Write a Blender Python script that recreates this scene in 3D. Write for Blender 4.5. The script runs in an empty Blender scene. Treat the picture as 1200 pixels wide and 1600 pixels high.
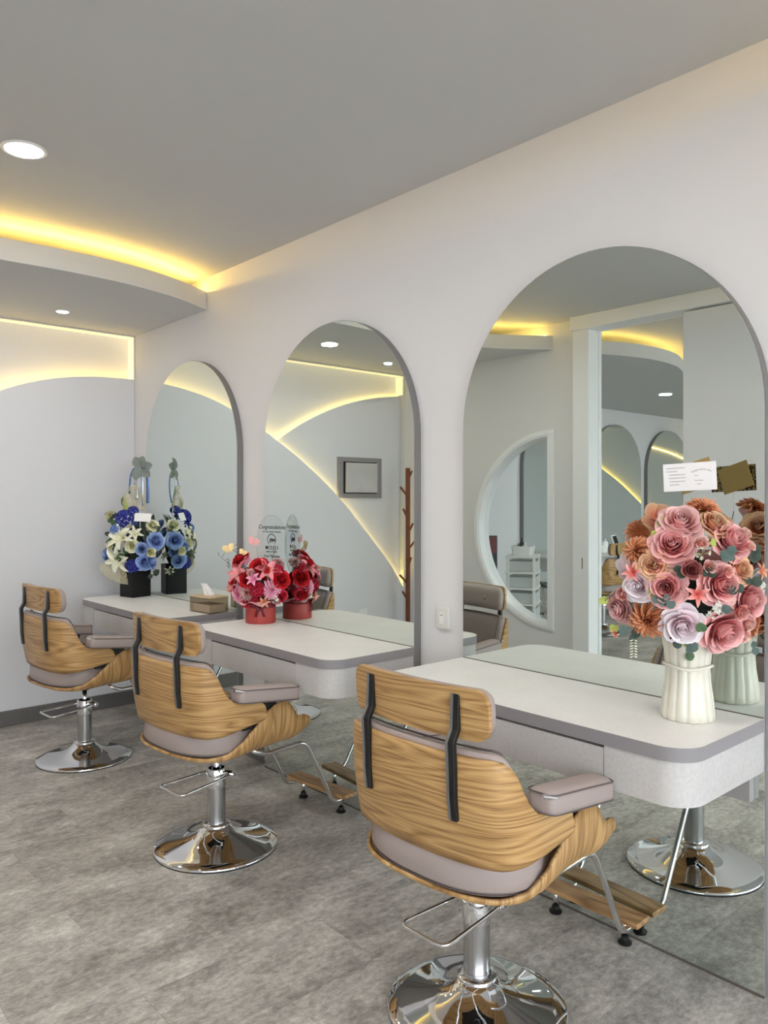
import bpy, bmesh, math, random
from mathutils import Vector, Matrix, Euler, Quaternion
random.seed(7)
PI = math.pi
sc = bpy.context.scene
col = sc.collection

# ------------------------------------------------------------------ camera, world, exposure
YAW = math.radians(41.8)
cam_d = bpy.data.cameras.new('camera'); cam = bpy.data.objects.new('camera', cam_d); col.objects.link(cam)
cam.location = (0, 0, 1.40)
cam.rotation_euler = (PI/2, 0, -YAW)
cam_d.sensor_fit = 'AUTO'; cam_d.sensor_width = 36.0
cam_d.lens = 1215/1600*36.0
cam_d.shift_y = -20/1600
cam_d.clip_start = 0.02
sc.camera = cam
sc.view_settings.view_transform = 'Standard'
sc.view_settings.look = 'None'
sc.view_settings.gamma = 1.0
sc.view_settings.use_curve_mapping = False
sc.view_settings.exposure = 0.0
sc.cycles.use_denoising = True
sc.cycles.max_bounces = 14
sc.cycles.diffuse_bounces = 7
sc.cycles.glossy_bounces = 8
sc.cycles.sample_clamp_indirect = 6.0

world = bpy.data.worlds.new('world'); sc.world = world; world.use_nodes = True
bg = world.node_tree.nodes['Background']
bg.inputs[0].default_value = (0.915, 0.965, 1.0, 1); bg.inputs[1].default_value = 6.5

def area(name, loc, rot, sx, sy, power, color=(1, 1, 1), portal=False, disk=False, spread=None):
    l = bpy.data.lights.new(name, 'AREA'); l.shape = 'DISK' if disk else 'RECTANGLE'
    l.size = sx; l.size_y = sy; l.energy = power; l.color = color
    if spread: l.spread = spread
    o = bpy.data.objects.new(name, l); col.objects.link(o); o.location = loc; o.rotation_euler = rot
    if portal: l.cycles.is_portal = True
    return o
Y_FRONT = -3.2
area('daylight_portal', (-2.05, Y_FRONT+0.0, 1.35), (PI/2, 0, PI), 8.5, 2.5, 1, portal=True)

# ------------------------------------------------------------------ materials
def newmat(name):
    m = bpy.data.materials.new(name); m.use_nodes = True
    nt = m.node_tree; b = nt.nodes['Principled BSDF']
    return m, nt, b
def s2l(c):
    return tuple((x/12.92 if x <= 0.04045 else ((x+0.055)/1.055)**2.4) for x in [v/255 for v in c]) + (1,)
def plain(name, rgb, rough=0.5, metal=0.0, spec=0.5, coat=0, bump=0, bscale=60, var=0.0, vscale=8):
    m, nt, b = newmat(name)
    c = s2l(rgb)
    b.inputs['Base Color'].default_value = c
    b.inputs['Roughness'].default_value = rough; b.inputs['Metallic'].default_value = metal
    b.inputs['Specular IOR Level'].default_value = spec
    if coat: b.inputs['Coat Weight'].default_value = coat
    if bump or var:
        tc = nt.nodes.new('ShaderNodeTexCoord')
    if bump:
        n = nt.nodes.new('ShaderNodeTexNoise'); n.inputs['Scale'].default_value = bscale; n.inputs['Detail'].default_value = 3
        bp = nt.nodes.new('ShaderNodeBump'); bp.inputs['Strength'].default_value = bump; bp.inputs['Distance'].default_value = 0.002
        nt.links.new(tc.outputs['Object'], n.inputs['Vector']); nt.links.new(n.outputs[0], bp.inputs['Height'])
        nt.links.new(bp.outputs[0], b.inputs['Normal'])
    if var:
        n = nt.nodes.new('ShaderNodeTexNoise'); n.inputs['Scale'].default_value = vscale; n.inputs['Detail'].default_value = 4
        r = nt.nodes.new('ShaderNodeValToRGB')
        r.color_ramp.elements[0].color = tuple(x*(1-var) for x in c[:3])+(1,); r.color_ramp.elements[1].color = tuple(min(1, x*(1+var)) for x in c[:3])+(1,)
        r.color_ramp.elements[0].position = .3; r.color_ramp.elements[1].position = .7
        nt.links.new(tc.outputs['Object'], n.inputs['Vector']); nt.links.new(n.outputs[0], r.inputs[0]); nt.links.new(r.outputs[0], b.inputs['Base Color'])
    return m
def emit(name, rgb, strength):
    m, nt, b = newmat(name)
    b.inputs['Base Color'].default_value = (0.8, 0.8, 0.8, 1)
    b.inputs['Emission Color'].default_value = tuple(rgb)+(1,); b.inputs['Emission Strength'].default_value = strength
    return m
def wood(name, light, mid, dark, su=1.0):
    m, nt, b = newmat(name); N = nt.nodes.new; L = nt.links.new
    uv = N('ShaderNodeUVMap'); oi = N('ShaderNodeObjectInfo')
    cmb = N('ShaderNodeCombineXYZ')
    mul = N('ShaderNodeMath'); mul.operation = 'MULTIPLY'; mul.inputs[1].default_value = 37.0
    L(oi.outputs['Random'], mul.inputs[0]); L(mul.outputs[0], cmb.inputs[2]); L(mul.outputs[0], cmb.inputs[0])
    add = N('ShaderNodeVectorMath'); add.operation = 'ADD'; L(uv.outputs[0], add.inputs[0]); L(cmb.outputs[0], add.inputs[1])
    m1 = N('ShaderNodeMapping'); m1.inputs['Scale'].default_value = (.8, 7.0, 1.0); L(add.outputs[0], m1.inputs[0])
    n1 = N('ShaderNodeTexNoise'); n1.inputs['Scale'].default_value = 1.0; n1.inputs['Detail'].default_value = 2.0; n1.inputs['Distortion'].default_value = .35
    L(m1.outputs[0], n1.inputs['Vector'])
    mm = N('ShaderNodeMath'); mm.operation = 'MULTIPLY'; mm.inputs[1].default_value = 21.0; L(n1.outputs[0], mm.inputs[0])
    fr = N('ShaderNodeMath'); fr.operation = 'PINGPONG'; fr.inputs[1].default_value = 0.5; L(mm.outputs[0], fr.inputs[0])
    m2 = N('ShaderNodeMapping'); m2.inputs['Scale'].default_value = (7, 300, 1.0); L(add.outputs[0], m2.inputs[0])
    n2 = N('ShaderNodeTexNoise'); n2.inputs['Scale'].default_value = 1.0; n2.inputs['Detail'].default_value = 3.0; L(m2.outputs[0], n2.inputs['Vector'])
    mx = N('ShaderNodeMath'); mx.operation = 'MULTIPLY_ADD'; mx.inputs[1].default_value = .72; L(fr.outputs[0], mx.inputs[0])
    sc2 = N('ShaderNodeMath'); sc2.operation = 'MULTIPLY'; sc2.inputs[1].default_value = 0.72; L(n2.outputs[0], sc2.inputs[0]); L(sc2.outputs[0], mx.inputs[2])
    r = N('ShaderNodeValToRGB'); e = r.color_ramp.elements
    e[0].position = .28; e[0].color = s2l(dark); e[1].position = .72; e[1].color = s2l(light)
    x = e.new(.48); x.color = s2l(mid)
    L(mx.outputs[0], r.inputs[0]); L(r.outputs[0], b.inputs['Base Color'])
    b.inputs['Roughness'].default_value = .38
    bp = N('ShaderNodeBump'); bp.inputs['Strength'].default_value = .12; bp.inputs['Distance'].default_value = .001
    L(n2.outputs[0], bp.inputs['Height']); L(bp.outputs[0], b.inputs['Normal'])
    return m
def speckle(name, base, amt, rough, big=3.0, fine=160.0):
    m, nt, b = newmat(name); N = nt.nodes.new; L = nt.links.new
    tc = N('ShaderNodeTexCoord')
    n1 = N('ShaderNodeTexNoise'); n1.inputs['Scale'].default_value = big; n1.inputs['Detail'].default_value = 5; L(tc.outputs['Object'], n1.inputs['Vector'])
    n2 = N('ShaderNodeTexNoise'); n2.inputs['Scale'].default_value = fine; n2.inputs['Detail'].default_value = 2; L(tc.outputs['Object'], n2.inputs['Vector'])
    a = N('ShaderNodeMath'); a.operation = 'MULTIPLY_ADD'; a.inputs[1].default_value = .55; L(n1.outputs[0], a.inputs[0])
    a2 = N('ShaderNodeMath'); a2.operation = 'MULTIPLY'; a2.inputs[1].default_value = .45; L(n2.outputs[0], a2.inputs[0]); L(a2.outputs[0], a.inputs[2])
    r = N('ShaderNodeValToRGB'); c = s2l(base); e = r.color_ramp.elements
    e[0].position = .3; e[1].position = .7
    e[0].color = tuple(x*(1-amt) for x in c[:3])+(1,); e[1].color = tuple(min(1, x*(1+amt)) for x in c[:3])+(1,)
    L(a.outputs[0], r.inputs[0]); L(r.outputs[0], b.inputs['Base Color']); b.inputs['Roughness'].default_value = rough
    return m
def floor_material():
    m, nt, b = newmat('vinyl_concrete_tile'); N = nt.nodes.new; L = nt.links.new
    g = N('ShaderNodeNewGeometry'); oi = N('ShaderNodeObjectInfo')
    mul = N('ShaderNodeMath'); mul.operation = 'MULTIPLY'; mul.inputs[1].default_value = 1.1; L(oi.outputs['Random'], mul.inputs[0])
    cmb = N('ShaderNodeCombineXYZ'); L(mul.outputs[0], cmb.inputs[2])
    add = N('ShaderNodeVectorMath'); add.operation = 'ADD'; L(g.outputs['Position'], add.inputs[0]); L(cmb.outputs[0], add.inputs[1])
    mp = N('ShaderNodeMapping'); mp.inputs['Scale'].default_value = (1.5, 2.9, 1); L(add.outputs[0], mp.inputs[0])
    n1 = N('ShaderNodeTexNoise'); n1.inputs['Scale'].default_value = 1.7; n1.inputs['Detail'].default_value = 7; n1.inputs['Roughness'].default_value = .66; n1.inputs['Distortion'].default_value = .5; L(mp.outputs[0], n1.inputs['Vector'])
    mp2 = N('ShaderNodeMapping'); mp2.inputs['Scale'].default_value = (26, 40, 1); L(add.outputs[0], mp2.inputs[0])
    n2 = N('ShaderNodeTexNoise'); n2.inputs['Scale'].default_value = 1.3; n2.inputs['Detail'].default_value = 7; n2.inputs['Roughness'].default_value = .75; L(mp2.outputs[0], n2.inputs['Vector'])
    a = N('ShaderNodeMath'); a.operation = 'MULTIPLY_ADD'; a.inputs[1].default_value = .52; L(n1.outputs[0], a.inputs[0])
    a2 = N('ShaderNodeMath'); a2.operation = 'MULTIPLY'; a2.inputs[1].default_value = .48; L(n2.outputs[0], a2.inputs[0]); L(a2.outputs[0], a.inputs[2])
    r = N('ShaderNodeValToRGB'); e = r.color_ramp.elements
    e[0].position = .34; e[0].color = s2l((112, 109, 105)); e[1].position = .66; e[1].color = s2l((232, 228, 222))
    x = e.new(.45); x.color = s2l((156, 152, 147)); x = e.new(.54); x.color = s2l((190, 186, 180))
    L(a.outputs[0], r.inputs[0]); L(r.outputs[0], b.inputs['Base Color'])
    b.inputs['Roughness'].default_value = .42; b.inputs['Specular IOR Level'].default_value = .35
    bp = N('ShaderNodeBump'); bp.inputs['Strength'].default_value = .05; bp.inputs['Distance'].default_value = .001; L(n2.outputs[0], bp.inputs['Height']); L(bp.outputs[0], b.inputs['Normal'])
    return m
def petal(name, base, edge, rough=.6):
    m, nt, b = newmat(name); N = nt.nodes.new; L = nt.links.new
    uv = N('ShaderNodeUVMap'); sp = N('ShaderNodeSeparateXYZ'); L(uv.outputs[0], sp.inputs[0])
    oi = N('ShaderNodeObjectInfo'); hs = N('ShaderNodeHueSaturation')
    r = N('ShaderNodeValToRGB'); e = r.color_ramp.elements
    e[0].position = .30; e[0].color = s2l(base); e[1].position = 1.0; e[1].color = s2l(edge)
    x_ = e.new(.82); x_.color = tuple(.45*p+.55*q for p, q in zip(s2l(base), s2l(edge)))
    L(sp.outputs[1], r.inputs[0]); L(r.outputs[0], hs.inputs['Color'])
    ma = N('ShaderNodeMath'); ma.operation = 'MULTIPLY_ADD'; ma.inputs[1].default_value = .16; ma.inputs[2].default_value = .92; L(oi.outputs['Random'], ma.inputs[0])
    mb = N('ShaderNodeMath'); mb.operation = 'MULTIPLY_ADD'; mb.inputs[1].default_value = .34; mb.inputs[2].default_value = .80; L(sp.outputs[0], mb.inputs[0])
    mc = N('ShaderNodeMath'); mc.operation = 'MULTIPLY'; L(ma.outputs[0], mc.inputs[0]); L(mb.outputs[0], mc.inputs[1]); L(mc.outputs[0], hs.inputs['Value'])
    L(hs.outputs[0], b.inputs['Base Color']); b.inputs['Roughness'].default_value = rough
    b.inputs['Specular IOR Level'].default_value = .2
    return m
def clearmat(name, tint, alpha_gloss=.08, rough=0.02):
    m, nt, b = newmat(name); N = nt.nodes.new; L = nt.links.new
    nt.nodes.remove(b); out = [n for n in nt.nodes if n.type == 'OUTPUT_MATERIAL'][0]
    t = N('ShaderNodeBsdfTransparent'); t.inputs[0].default_value = tint
    g = N('ShaderNodeBsdfGlossy'); g.inputs['Roughness'].default_value = rough
    lw = N('ShaderNodeLayerWeight'); pw = N('ShaderNodeMath'); pw.operation = 'POWER'; pw.inputs[1].default_value = 4; L(lw.outputs['Facing'], pw.inputs[0])
    f = N('ShaderNodeMath'); f.operation = 'MULTIPLY_ADD'; f.inputs[1].default_value = .55; f.inputs[2].default_value = .035; L(pw.outputs[0], f.inputs[0])
    mx = N('ShaderNodeMixShader'); L(f.outputs[0], mx.inputs[0]); L(t.outputs[0], mx.inputs[1]); L(g.outputs[0], mx.inputs[2]); L(mx.outputs[0], out.inputs[0])
    return m

def gauze_mat():
    m, nt, b = newmat('beige_gauze'); N = nt.nodes.new; L = nt.links.new
    b.inputs['Base Color'].default_value = s2l((212, 204, 172)); b.inputs['Roughness'].default_value = .7
    tc = N('ShaderNodeTexCoord'); n = N('ShaderNodeTexNoise'); n.inputs['Scale'].default_value = 260; L(tc.outputs['Object'], n.inputs['Vector'])
    r = N('ShaderNodeValToRGB'); r.color_ramp.elements[0].position = .44; r.color_ramp.elements[1].position = .56
    L(n.outputs[0], r.inputs[0]); L(r.outputs[0], b.inputs['Alpha']); return m
M = {}
M['wall'] = plain('wall_paint', (226, 225, 227), .75, spec=.2, bump=.03, bscale=180)
M['ceil'] = plain('ceiling_paint', (203, 204, 205), .8, spec=.15, bump=.02, bscale=120)
M['soffit'] = plain('soffit_paint', (206, 207, 208), .8, spec=.15)
M['panel'] = plain('panel_paint', (224, 224, 228), .7, spec=.2)
M['trimwhite'] = plain('white_gloss_trim', (240, 241, 243), .35)
M['mirror'] = plain('mirror_silver', (226, 234, 230), .0, metal=1.0)
M['backing'] = speckle('grey_laminate_side', (124, 122, 122), .1, .5)
M['desk'] = speckle('concrete_laminate', (198, 195, 194), .13, .42, big=5, fine=110)
M['desktop_lit'] = speckle('concrete_laminate_lit', (240, 239, 237), .06, .40, big=5, fine=110)  # desk laminate lightened to paint in the light falling on the top
M['edge'] = plain('grey_edge_band', (146, 142, 145), .4)
M['rail'] = speckle('rail_laminate', (160, 157, 156), .1, .5)
M['floor'] = floor_material()
M['base'] = speckle('dark_baseboard', (104, 101, 99), .2, .5, big=6, fine=90)
M['oak'] = wood('oak_veneer', (201, 162, 109), (178, 138, 87), (140, 102, 60))
M['oak_plank'] = wood('oak_plank', (190, 150, 104), (164, 125, 82), (120, 86, 54))
M['leather'] = plain('taupe_leather', (168, 154, 150), .42, spec=.4, bump=.15, bscale=320)
M['piping'] = plain('piping_dark', (100, 89, 86), .5)
M['chrome'] = plain('chrome', (232, 232, 234), .04, metal=1.0)
M['steel'] = plain('brushed_steel', (190, 190, 192), .22, metal=1.0)
M['black'] = plain('black_plastic', (18, 18, 19), .4)
M['alu'] = plain('bracket_edge', (150, 152, 154), .35, metal=.8)
M['white'] = plain('white_plastic', (238, 238, 236), .35)
M['switch'] = plain('switch_plastic', (222, 221, 217), .4)
M['led'] = emit('warm_led', (1.0, 0.68, 0.16), 16.0)
M['cove'] = emit('warm_led_cove', (1.0, 0.63, 0.13), 78.0)
M['led_dim'] = emit('warm_led_diffuser', (1.0, 0.80, 0.36), .72)
M['lamp'] = emit('lamp_diffuser', (1.0, 0.97, 0.93), 14.0)
M['ceramic'] = plain('cream_ceramic', (228, 224, 210), .22, coat=.5, var=.05, vscale=20)
M['blackbox'] = plain('black_card', (10, 10, 11), .3, spec=.25)
M['redbox'] = plain('red_hat_box', (170, 62, 58), .45, var=.05)
M['maroon'] = plain('maroon_ribbon', (112, 22, 38), .4)
M['paper'] = plain('white_paper', (246, 244, 246), .7)
M['gold'] = plain('gold_envelope', (172, 142, 86), .42, metal=.25, var=.05)
M['ink'] = plain('ink', (70, 70, 84), .6)
M['inkblack'] = plain('black_print', (24, 24, 28), .5)
M['brown'] = plain('brown_lacquer_wood', (120, 62, 36), .4, var=.15, vscale=20)
M['smoke'] = clearmat('smoked_acrylic', (.62, .55, .45, 1))
M['acrylic'] = clearmat('clear_acrylic', (.97, .98, .98, 1))
M['glass'] = clearmat('window_glass', (.97, .98, .98, 1))
M['lightwood'] = wood('tissue_lid_wood', (222, 196, 158), (206, 178, 138), (186, 156, 116))
M['dark'] = plain('dark_void', (28, 27, 26), .8)
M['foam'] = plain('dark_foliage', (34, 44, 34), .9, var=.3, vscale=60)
M['euc'] = plain('eucalyptus', (78, 98, 92), .6, var=.2, vscale=40)
M['leaf'] = plain('green_leaf', (70, 98, 58), .55, var=.2, vscale=40)
M['lime'] = plain('lime_leaf', (176, 186, 92), .6, var=.2, vscale=60)
M['darkleaf'] = plain('dark_leaf', (44, 62, 50), .55, var=.2, vscale=40)
M['greyleaf'] = plain('grey_leaf', (126, 134, 128), .5, var=.2, vscale=40)
M['twig'] = plain('dry_twig', (120, 104, 84), .7)
M['mesh'] = gauze_mat()
M['ribbon'] = plain('blue_satin', (92, 122, 170), .25, metal=.3)
M['silver'] = plain('silver_satin', (196, 204, 214), .25, metal=.4)
M['pinkpaper'] = plain('pink_tissue_paper', (226, 176, 178), .6)
P = {
 'pink': petal('petal_pink', (212, 118, 122), (248, 200, 198)),
 'palepink': petal('petal_palepink', (214, 150, 150), (240, 200, 198)),
 'lav': petal('petal_lavender_white', (226, 196, 206), (246, 240, 244)),
 'peach': petal('petal_peach', (214, 130, 104), (240, 206, 168)),
 'dusty': petal('petal_dusty', (140, 66, 66), (204, 136, 132)),
 'orange': petal('petal_orange', (186, 108, 68), (236, 174, 134)),
 'bud': petal('petal_bud', (226, 150, 140), (250, 222, 212)),
 'coral': petal('petal_coral', (222, 112, 106), (248, 206, 198)),
 'red': petal('petal_red', (132, 8, 16), (214, 36, 46)),
 'crimson': petal('petal_crimson', (150, 12, 40), (222, 60, 84)),
 'lilypink': petal('petal_lily_pink', (244, 170, 170), (240, 120, 144)),
 'mum': petal('petal_mum_pink', (232, 140, 176), (255, 206, 222)),
 'white': petal('petal_white', (226, 226, 196), (248, 248, 240)),
 'cream': petal('petal_cream', (218, 214, 166), (246, 244, 220)),
 'blue': petal('petal_blue', (84, 116, 192), (170, 194, 238)),
 'violet': petal('petal_violet', (44, 48, 140), (98, 108, 196)),
}

# ------------------------------------------------------------------ mesh helpers
def mk(name, V, F, mat, parent=None, smooth=False, uvs=None, loc=None, rot=None, fmat=None):
    me = bpy.data.meshes.new(name); me.from_pydata([tuple(v) for v in V], [], F)
    mats = mat if isinstance(mat, (list, tuple)) else [mat]
    for m in mats: me.materials.append(m)
    if uvs is not None:
        l = me.uv_layers.new(name='UVMap')
        for lp in me.loops: l.data[lp.index].uv = uvs[lp.vertex_index]
    for p in me.polygons:
        p.use_smooth = smooth
        if fmat: p.material_index = fmat[p.index]
    me.validate(); me.update()
    o = bpy.data.objects.new(name, me); col.objects.link(o)
    if parent: o.parent = parent
    if loc: o.location = loc
    if rot: o.rotation_euler = rot
    return o
def inst(name, me, parent=None, loc=(0, 0, 0), rot=None, scale=None, quat=None):
    o = bpy.data.objects.new(name, me); col.objects.link(o)
    if parent: o.parent = parent
    o.location = loc
    if rot: o.rotation_euler = rot
    if quat is not None: o.rotation_mode = 'QUATERNION'; o.rotation_quaternion = quat
    if scale: o.scale = (scale,)*3 if not isinstance(scale, (tuple, list)) else scale
    return o
def tag(o, label, cat, group=None, kind=None):
    o['label'] = label; o['category'] = cat
    if group: o['group'] = group
    if kind: o['kind'] = kind
    return o
def thing(name, label, cat, loc=(0, 0, 0), rz=0, group=None):
    o = bpy.data.objects.new(name, None); col.objects.link(o); o.location = loc; o.rotation_euler = (0, 0, rz)
    o.empty_display_size = .05
    return tag(o, label, cat, group)
def struct(o):
    o['kind'] = 'structure'; return o
def solid(o, t, off=-1):
    m = o.modifiers.new('solid', 'SOLIDIFY'); m.thickness = t; m.offset = off; return o
def bev(o, w, seg=2, ang=35):
    m = o.modifiers.new('bevel', 'BEVEL'); m.width = w; m.segments = seg; m.limit_method = 'ANGLE'; m.angle_limit = math.radians(ang); return o
def es(o, a=40):
    for p in o.data.polygons: p.use_smooth = True
    m = o.modifiers.new('split', 'EDGE_SPLIT'); m.split_angle = math.radians(a); return o
def sub(o, n=1):
    m = o.modifiers.new('sub', 'SUBSURF'); m.levels = n; m.render_levels = n; return o
class G:
    def __init__(s): s.V = []; s.F = []
    def add(s, V, F):
        k = len(s.V); s.V += [tuple(v) for v in V]; s.F += [tuple(i+k for i in f) for f in F]; return s
    def box(s, x0, x1, y0, y1, z0, z1):
        return s.add(*boxg(x0, x1, y0, y1, z0, z1))
def boxg(x0, x1, y0, y1, z0, z1):
    V = [(x, y, z) for x in (x0, x1) for y in (y0, y1) for z in (z0, z1)]
    F = [(0, 1, 3, 2), (4, 6, 7, 5), (0, 4, 5, 1), (2, 3, 7, 6), (0, 2, 6, 4), (1, 5, 7, 3)]
    return V, F
def box(name, b, mat, parent=None, bevel=0, seg=2, **k):
    o = mk(name, *boxg(*b), mat, parent, **k)
    if bevel: bev(o, bevel, seg)
    return o
def lathe(prof, n=40):
    V = []; F = []; m = len(prof)
    for i in range(n):
        a = 2*PI*i/n
        for r, z in prof: V.append((r*math.cos(a), r*math.sin(a), z))
    for i in range(n):
        j = (i+1) % n
        for k in range(m-1): F.append((i*m+k, j*m+k, j*m+k+1, i*m+k+1))
    if prof[0][0] > 1e-6: F.append(tuple(i*m for i in range(n))[::-1])
    if prof[-1][0] > 1e-6: F.append(tuple(i*m+m-1 for i in range(n)))
    return V, F
def tube(path, r, n=10, closed=False):
    P_ = [Vector(p) for p in path]; V = []; F = []; m = len(P_)
    t0 = (P_[1]-P_[0]).normalized(); up = Vector((0, 0, 1)) if abs(t0.z) < .9 else Vector((1, 0, 0))
    nrm = t0.cross(up).normalized()
    for i, p in enumerate(P_):
        if closed: t = (P_[(i+1) % m]-P_[i-1]).normalized()
        else: t = (P_[min(i+1, m-1)]-P_[max(i-1, 0)]).normalized()
        nrm = (nrm-t*nrm.dot(t)).normalized(); b = t.cross(nrm)
        rr = r[i] if isinstance(r, (list, tuple)) else r
        for k in range(n):
            a = 2*PI*k/n; V.append(p+nrm*math.cos(a)*rr+b*math.sin(a)*rr)
    for i in range(m if closed else m-1):
        j = (i+1) % m
        for k in range(n): F.append((i*n+k, i*n+(k+1) % n, j*n+(k+1) % n, j*n+k))
    if not closed: F.append(tuple(range(n))[::-1]); F.append(tuple((m-1)*n+k for k in range(n)))
    return V, F
def fillet(pts, rad, seg=6):
    P_ = [Vector(p) for p in pts]; out = [P_[0]]
    for i in range(1, len(P_)-1):
        a, b, c = P_[i-1], P_[i], P_[i+1]
        d1 = (a-b); d2 = (c-b); r = min(rad, d1.length*.45, d2.length*.45)
        p = b+d1.normalized()*r; q = b+d2.normalized()*r
        for k in range(seg+1):
            t = k/seg; out.append(p*(1-t)**2+b*2*t*(1-t)+q*t*t)
    out.append(P_[-1]); return out
def cat(pts, t):
    """Catmull-Rom through a list of equal-dimension tuples, t in 0..1"""
    n = len(pts)-1; x = min(max(t, 0), 1)*n; i = min(int(x), n-1); u = x-i
    p0 = pts[max(i-1, 0)]; p1 = pts[i]; p2 = pts[i+1]; p3 = pts[min(i+2, n)]
    return tuple(.5*((2*b)+(-a+c)*u+(2*a-5*b+4*c-d)*u*u+(-a+3*b-3*c+d)*u**3) for a, b, c, d in zip(p0, p1, p2, p3))
def interp(tab, x):
    if x <= tab[0][0]: return tab[0][1]
    for (a, b), (c, d) in zip(tab, tab[1:]):
        if x <= c:
            t = (x-a)/(c-a); t = t*t*(3-2*t)*.5+t*.5
            return b+(d-b)*t
    return tab[-1][1]
def prism(outline, w0, w1, mapf):
    n = len(outline)
    V = [mapf(a, b, w0) for a, b in outline]+[mapf(a, b, w1) for a, b in outline]
    F = [tuple(range(n))[::-1], tuple(range(n, 2*n))]+[(i, (i+1) % n, (i+1) % n+n, i+n) for i in range(n)]
    return V, F
YZX = lambda a, b, w: (w, a, b)     # outline in y,z ; extruded along x
XZY = lambda a, b, w: (a, w, b)     # outline in x,z ; extruded along y
XYZ = lambda a, b, w: (a, b, w)
def rrect(x0, x1, y0, y1, r, seg=6, corners=(1, 1, 1, 1)):
    out = []
    for (cx, cy, a0, on) in ((x1-r, y0+r, -PI/2, corners[0]), (x1-r, y1-r, 0, corners[1]), (x0+r, y1-r, PI/2, corners[2]), (x0+r, y0+r, PI, corners[3])):
        if on:
            for k in range(seg+1): a = a0+PI/2*k/seg; out.append((cx+r*math.cos(a), cy+r*math.sin(a)))
        else:
            out.append((cx+(r if math.cos(a0+PI/4) > 0 else -r), cy+(r if math.sin(a0+PI/4) > 0 else -r)))
    return out
def rings(outline, levels, mapf, c=None):
    """pad: (w, inset) rings of an outline, capped; inset in metres towards the centroid"""
    n = len(outline)
    cx = sum(p[0] for p in outline)/n if c is None else c[0]; cy = sum(p[1] for p in outline)/n if c is None else c[1]
    hx = max(abs(p[0]-cx) for p in outline); hy = max(abs(p[1]-cy) for p in outline)
    V = []; F = []
    for w, ins in levels:
        for a, b in outline: V.append(mapf(cx+(a-cx)*(1-ins/hx), cy+(b-cy)*(1-ins/hy), w))
    for k in range(len(levels)-1):
        for i in range(n):
            j = (i+1) % n; F.append((k*n+i, k*n+j, k*n+n+j, k*n+n+i))
    for k, rev in ((0, True), (len(levels)-1, False)):
        V.append(mapf(cx, cy, levels[k][0])); ci = len(V)-1
        for i in range(n):
            j = (i+1) % n; F.append((ci, k*n+j, k*n+i) if rev else (ci, k*n+i, k*n+j))
    return V, F
def grid(fn, nu, nv):
    V = []; U = []
    for i in range(nu+1):
        for j in range(nv+1):
            p, uv = fn(i/nu, j/nv); V.append(p); U.append(uv)
    F = [(i*(nv+1)+j, (i+1)*(nv+1)+j, (i+1)*(nv+1)+j+1, i*(nv+1)+j+1) for i in range(nu) for j in range(nv)]
    return V, F, U
def text_mesh(name, body, size, mat, parent, mtx, extrude=.0003, align='CENTER', shear=0.0, offset=0.0, spacing=1.0):
    c = bpy.data.curves.new(name, 'FONT'); c.body = body; c.size = size; c.align_x = align; c.align_y = 'CENTER'
    c.extrude = extrude; c.shear = shear; c.offset = offset; c.space_character = spacing; c.resolution_u = 2
    t = bpy.data.objects.new('tmp_text', c); col.objects.link(t)
    dg = bpy.context.evaluated_depsgraph_get(); me = bpy.data.meshes.new_from_object(t.evaluated_get(dg))
    bpy.data.objects.remove(t); bpy.data.curves.remove(c)
    me.materials.clear(); me.materials.append(mat); me.name = name
    o = bpy.data.objects.new(name, me); col.objects.link(o); o.parent = parent; o.matrix_local = mtx
    return o
def copy_tree(o, parent=None):
    c = o.copy(); col.objects.link(c); c.parent = parent
    if parent is not None: c.matrix_parent_inverse = o.matrix_parent_inverse.copy()
    for ch in list(o.children): copy_tree(ch, c)
    return c

# ------------------------------------------------------------------ room shell
XW = 2.287        # mirror wall
XO = -0.33       # opposite wall face
YB = 5.23        # back wall
ZC = 2.71        # main ceiling
ZS = 2.52        # drop ceiling underside
XFAR = -6.4      # far wall of the neighbouring room
YOB = 5.35       # back wall of the neighbouring room
struct(box('wall_right', (XW, XW+.12, Y_FRONT, YB+.12, 0, ZC+.1), M['wall']))
struct(box('wall_back', (XO-.1, XW, YB, YB+.12, 0, ZC+.1), M['wall']))
struct(box('ceiling', (XFAR, XW, Y_FRONT, YOB+.1, ZC, ZC+.1), M['ceil']))
struct(box('wall_neighbour_back', (XFAR, XO-.1, YOB, YOB+.12, 0, ZC), M['wall']))
struct(box('wall_neighbour_side', (XFAR-.12, XFAR, Y_FRONT, YOB+.12, 0, ZC+.1), M['wall']))

# floor: slab + running-bond tiles (0.61 x 0.305)
fl = struct(box('floor', (XFAR, XW, Y_FRONT, YOB, -.1, -.0035), M['floor']))
TL, TW, GAP = .61, .305, .0008
tile_me = None
r0 = -3
for r in range(r0, 18):
    y0 = 2.395+(r-7)*TW+.0
    if y0 > 5.2: break
    y1 = min(y0+TW, YB)
    off = .955 if (r-7) % 2 == 0 else 1.25
    k = -4
    while True:
        x0 = off+k*TL; k += 1
        if x0+TL <= XO+.02: continue
        if x0 >= XW-.005: break
        xa, xb = max(x0, XO+.001), min(x0+TL, XW-.001)
        whole = xa == x0 and xb == x0+TL and y1 == y0+TW
        if whole and tile_me:
            inst('tile', tile_me, fl, ((xa+xb)/2, (y0+y1)/2, 0))
        else:
            o = box('tile', (-(xb-xa)/2+GAP/2, (xb-xa)/2-GAP/2, -(y1-y0)/2+GAP/2, (y1-y0)/2-GAP/2, -.003, 0), M['floor'], fl, loc=((xa+xb)/2, (y0+y1)/2, 0))
            if whole: tile_me = o.data

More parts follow.
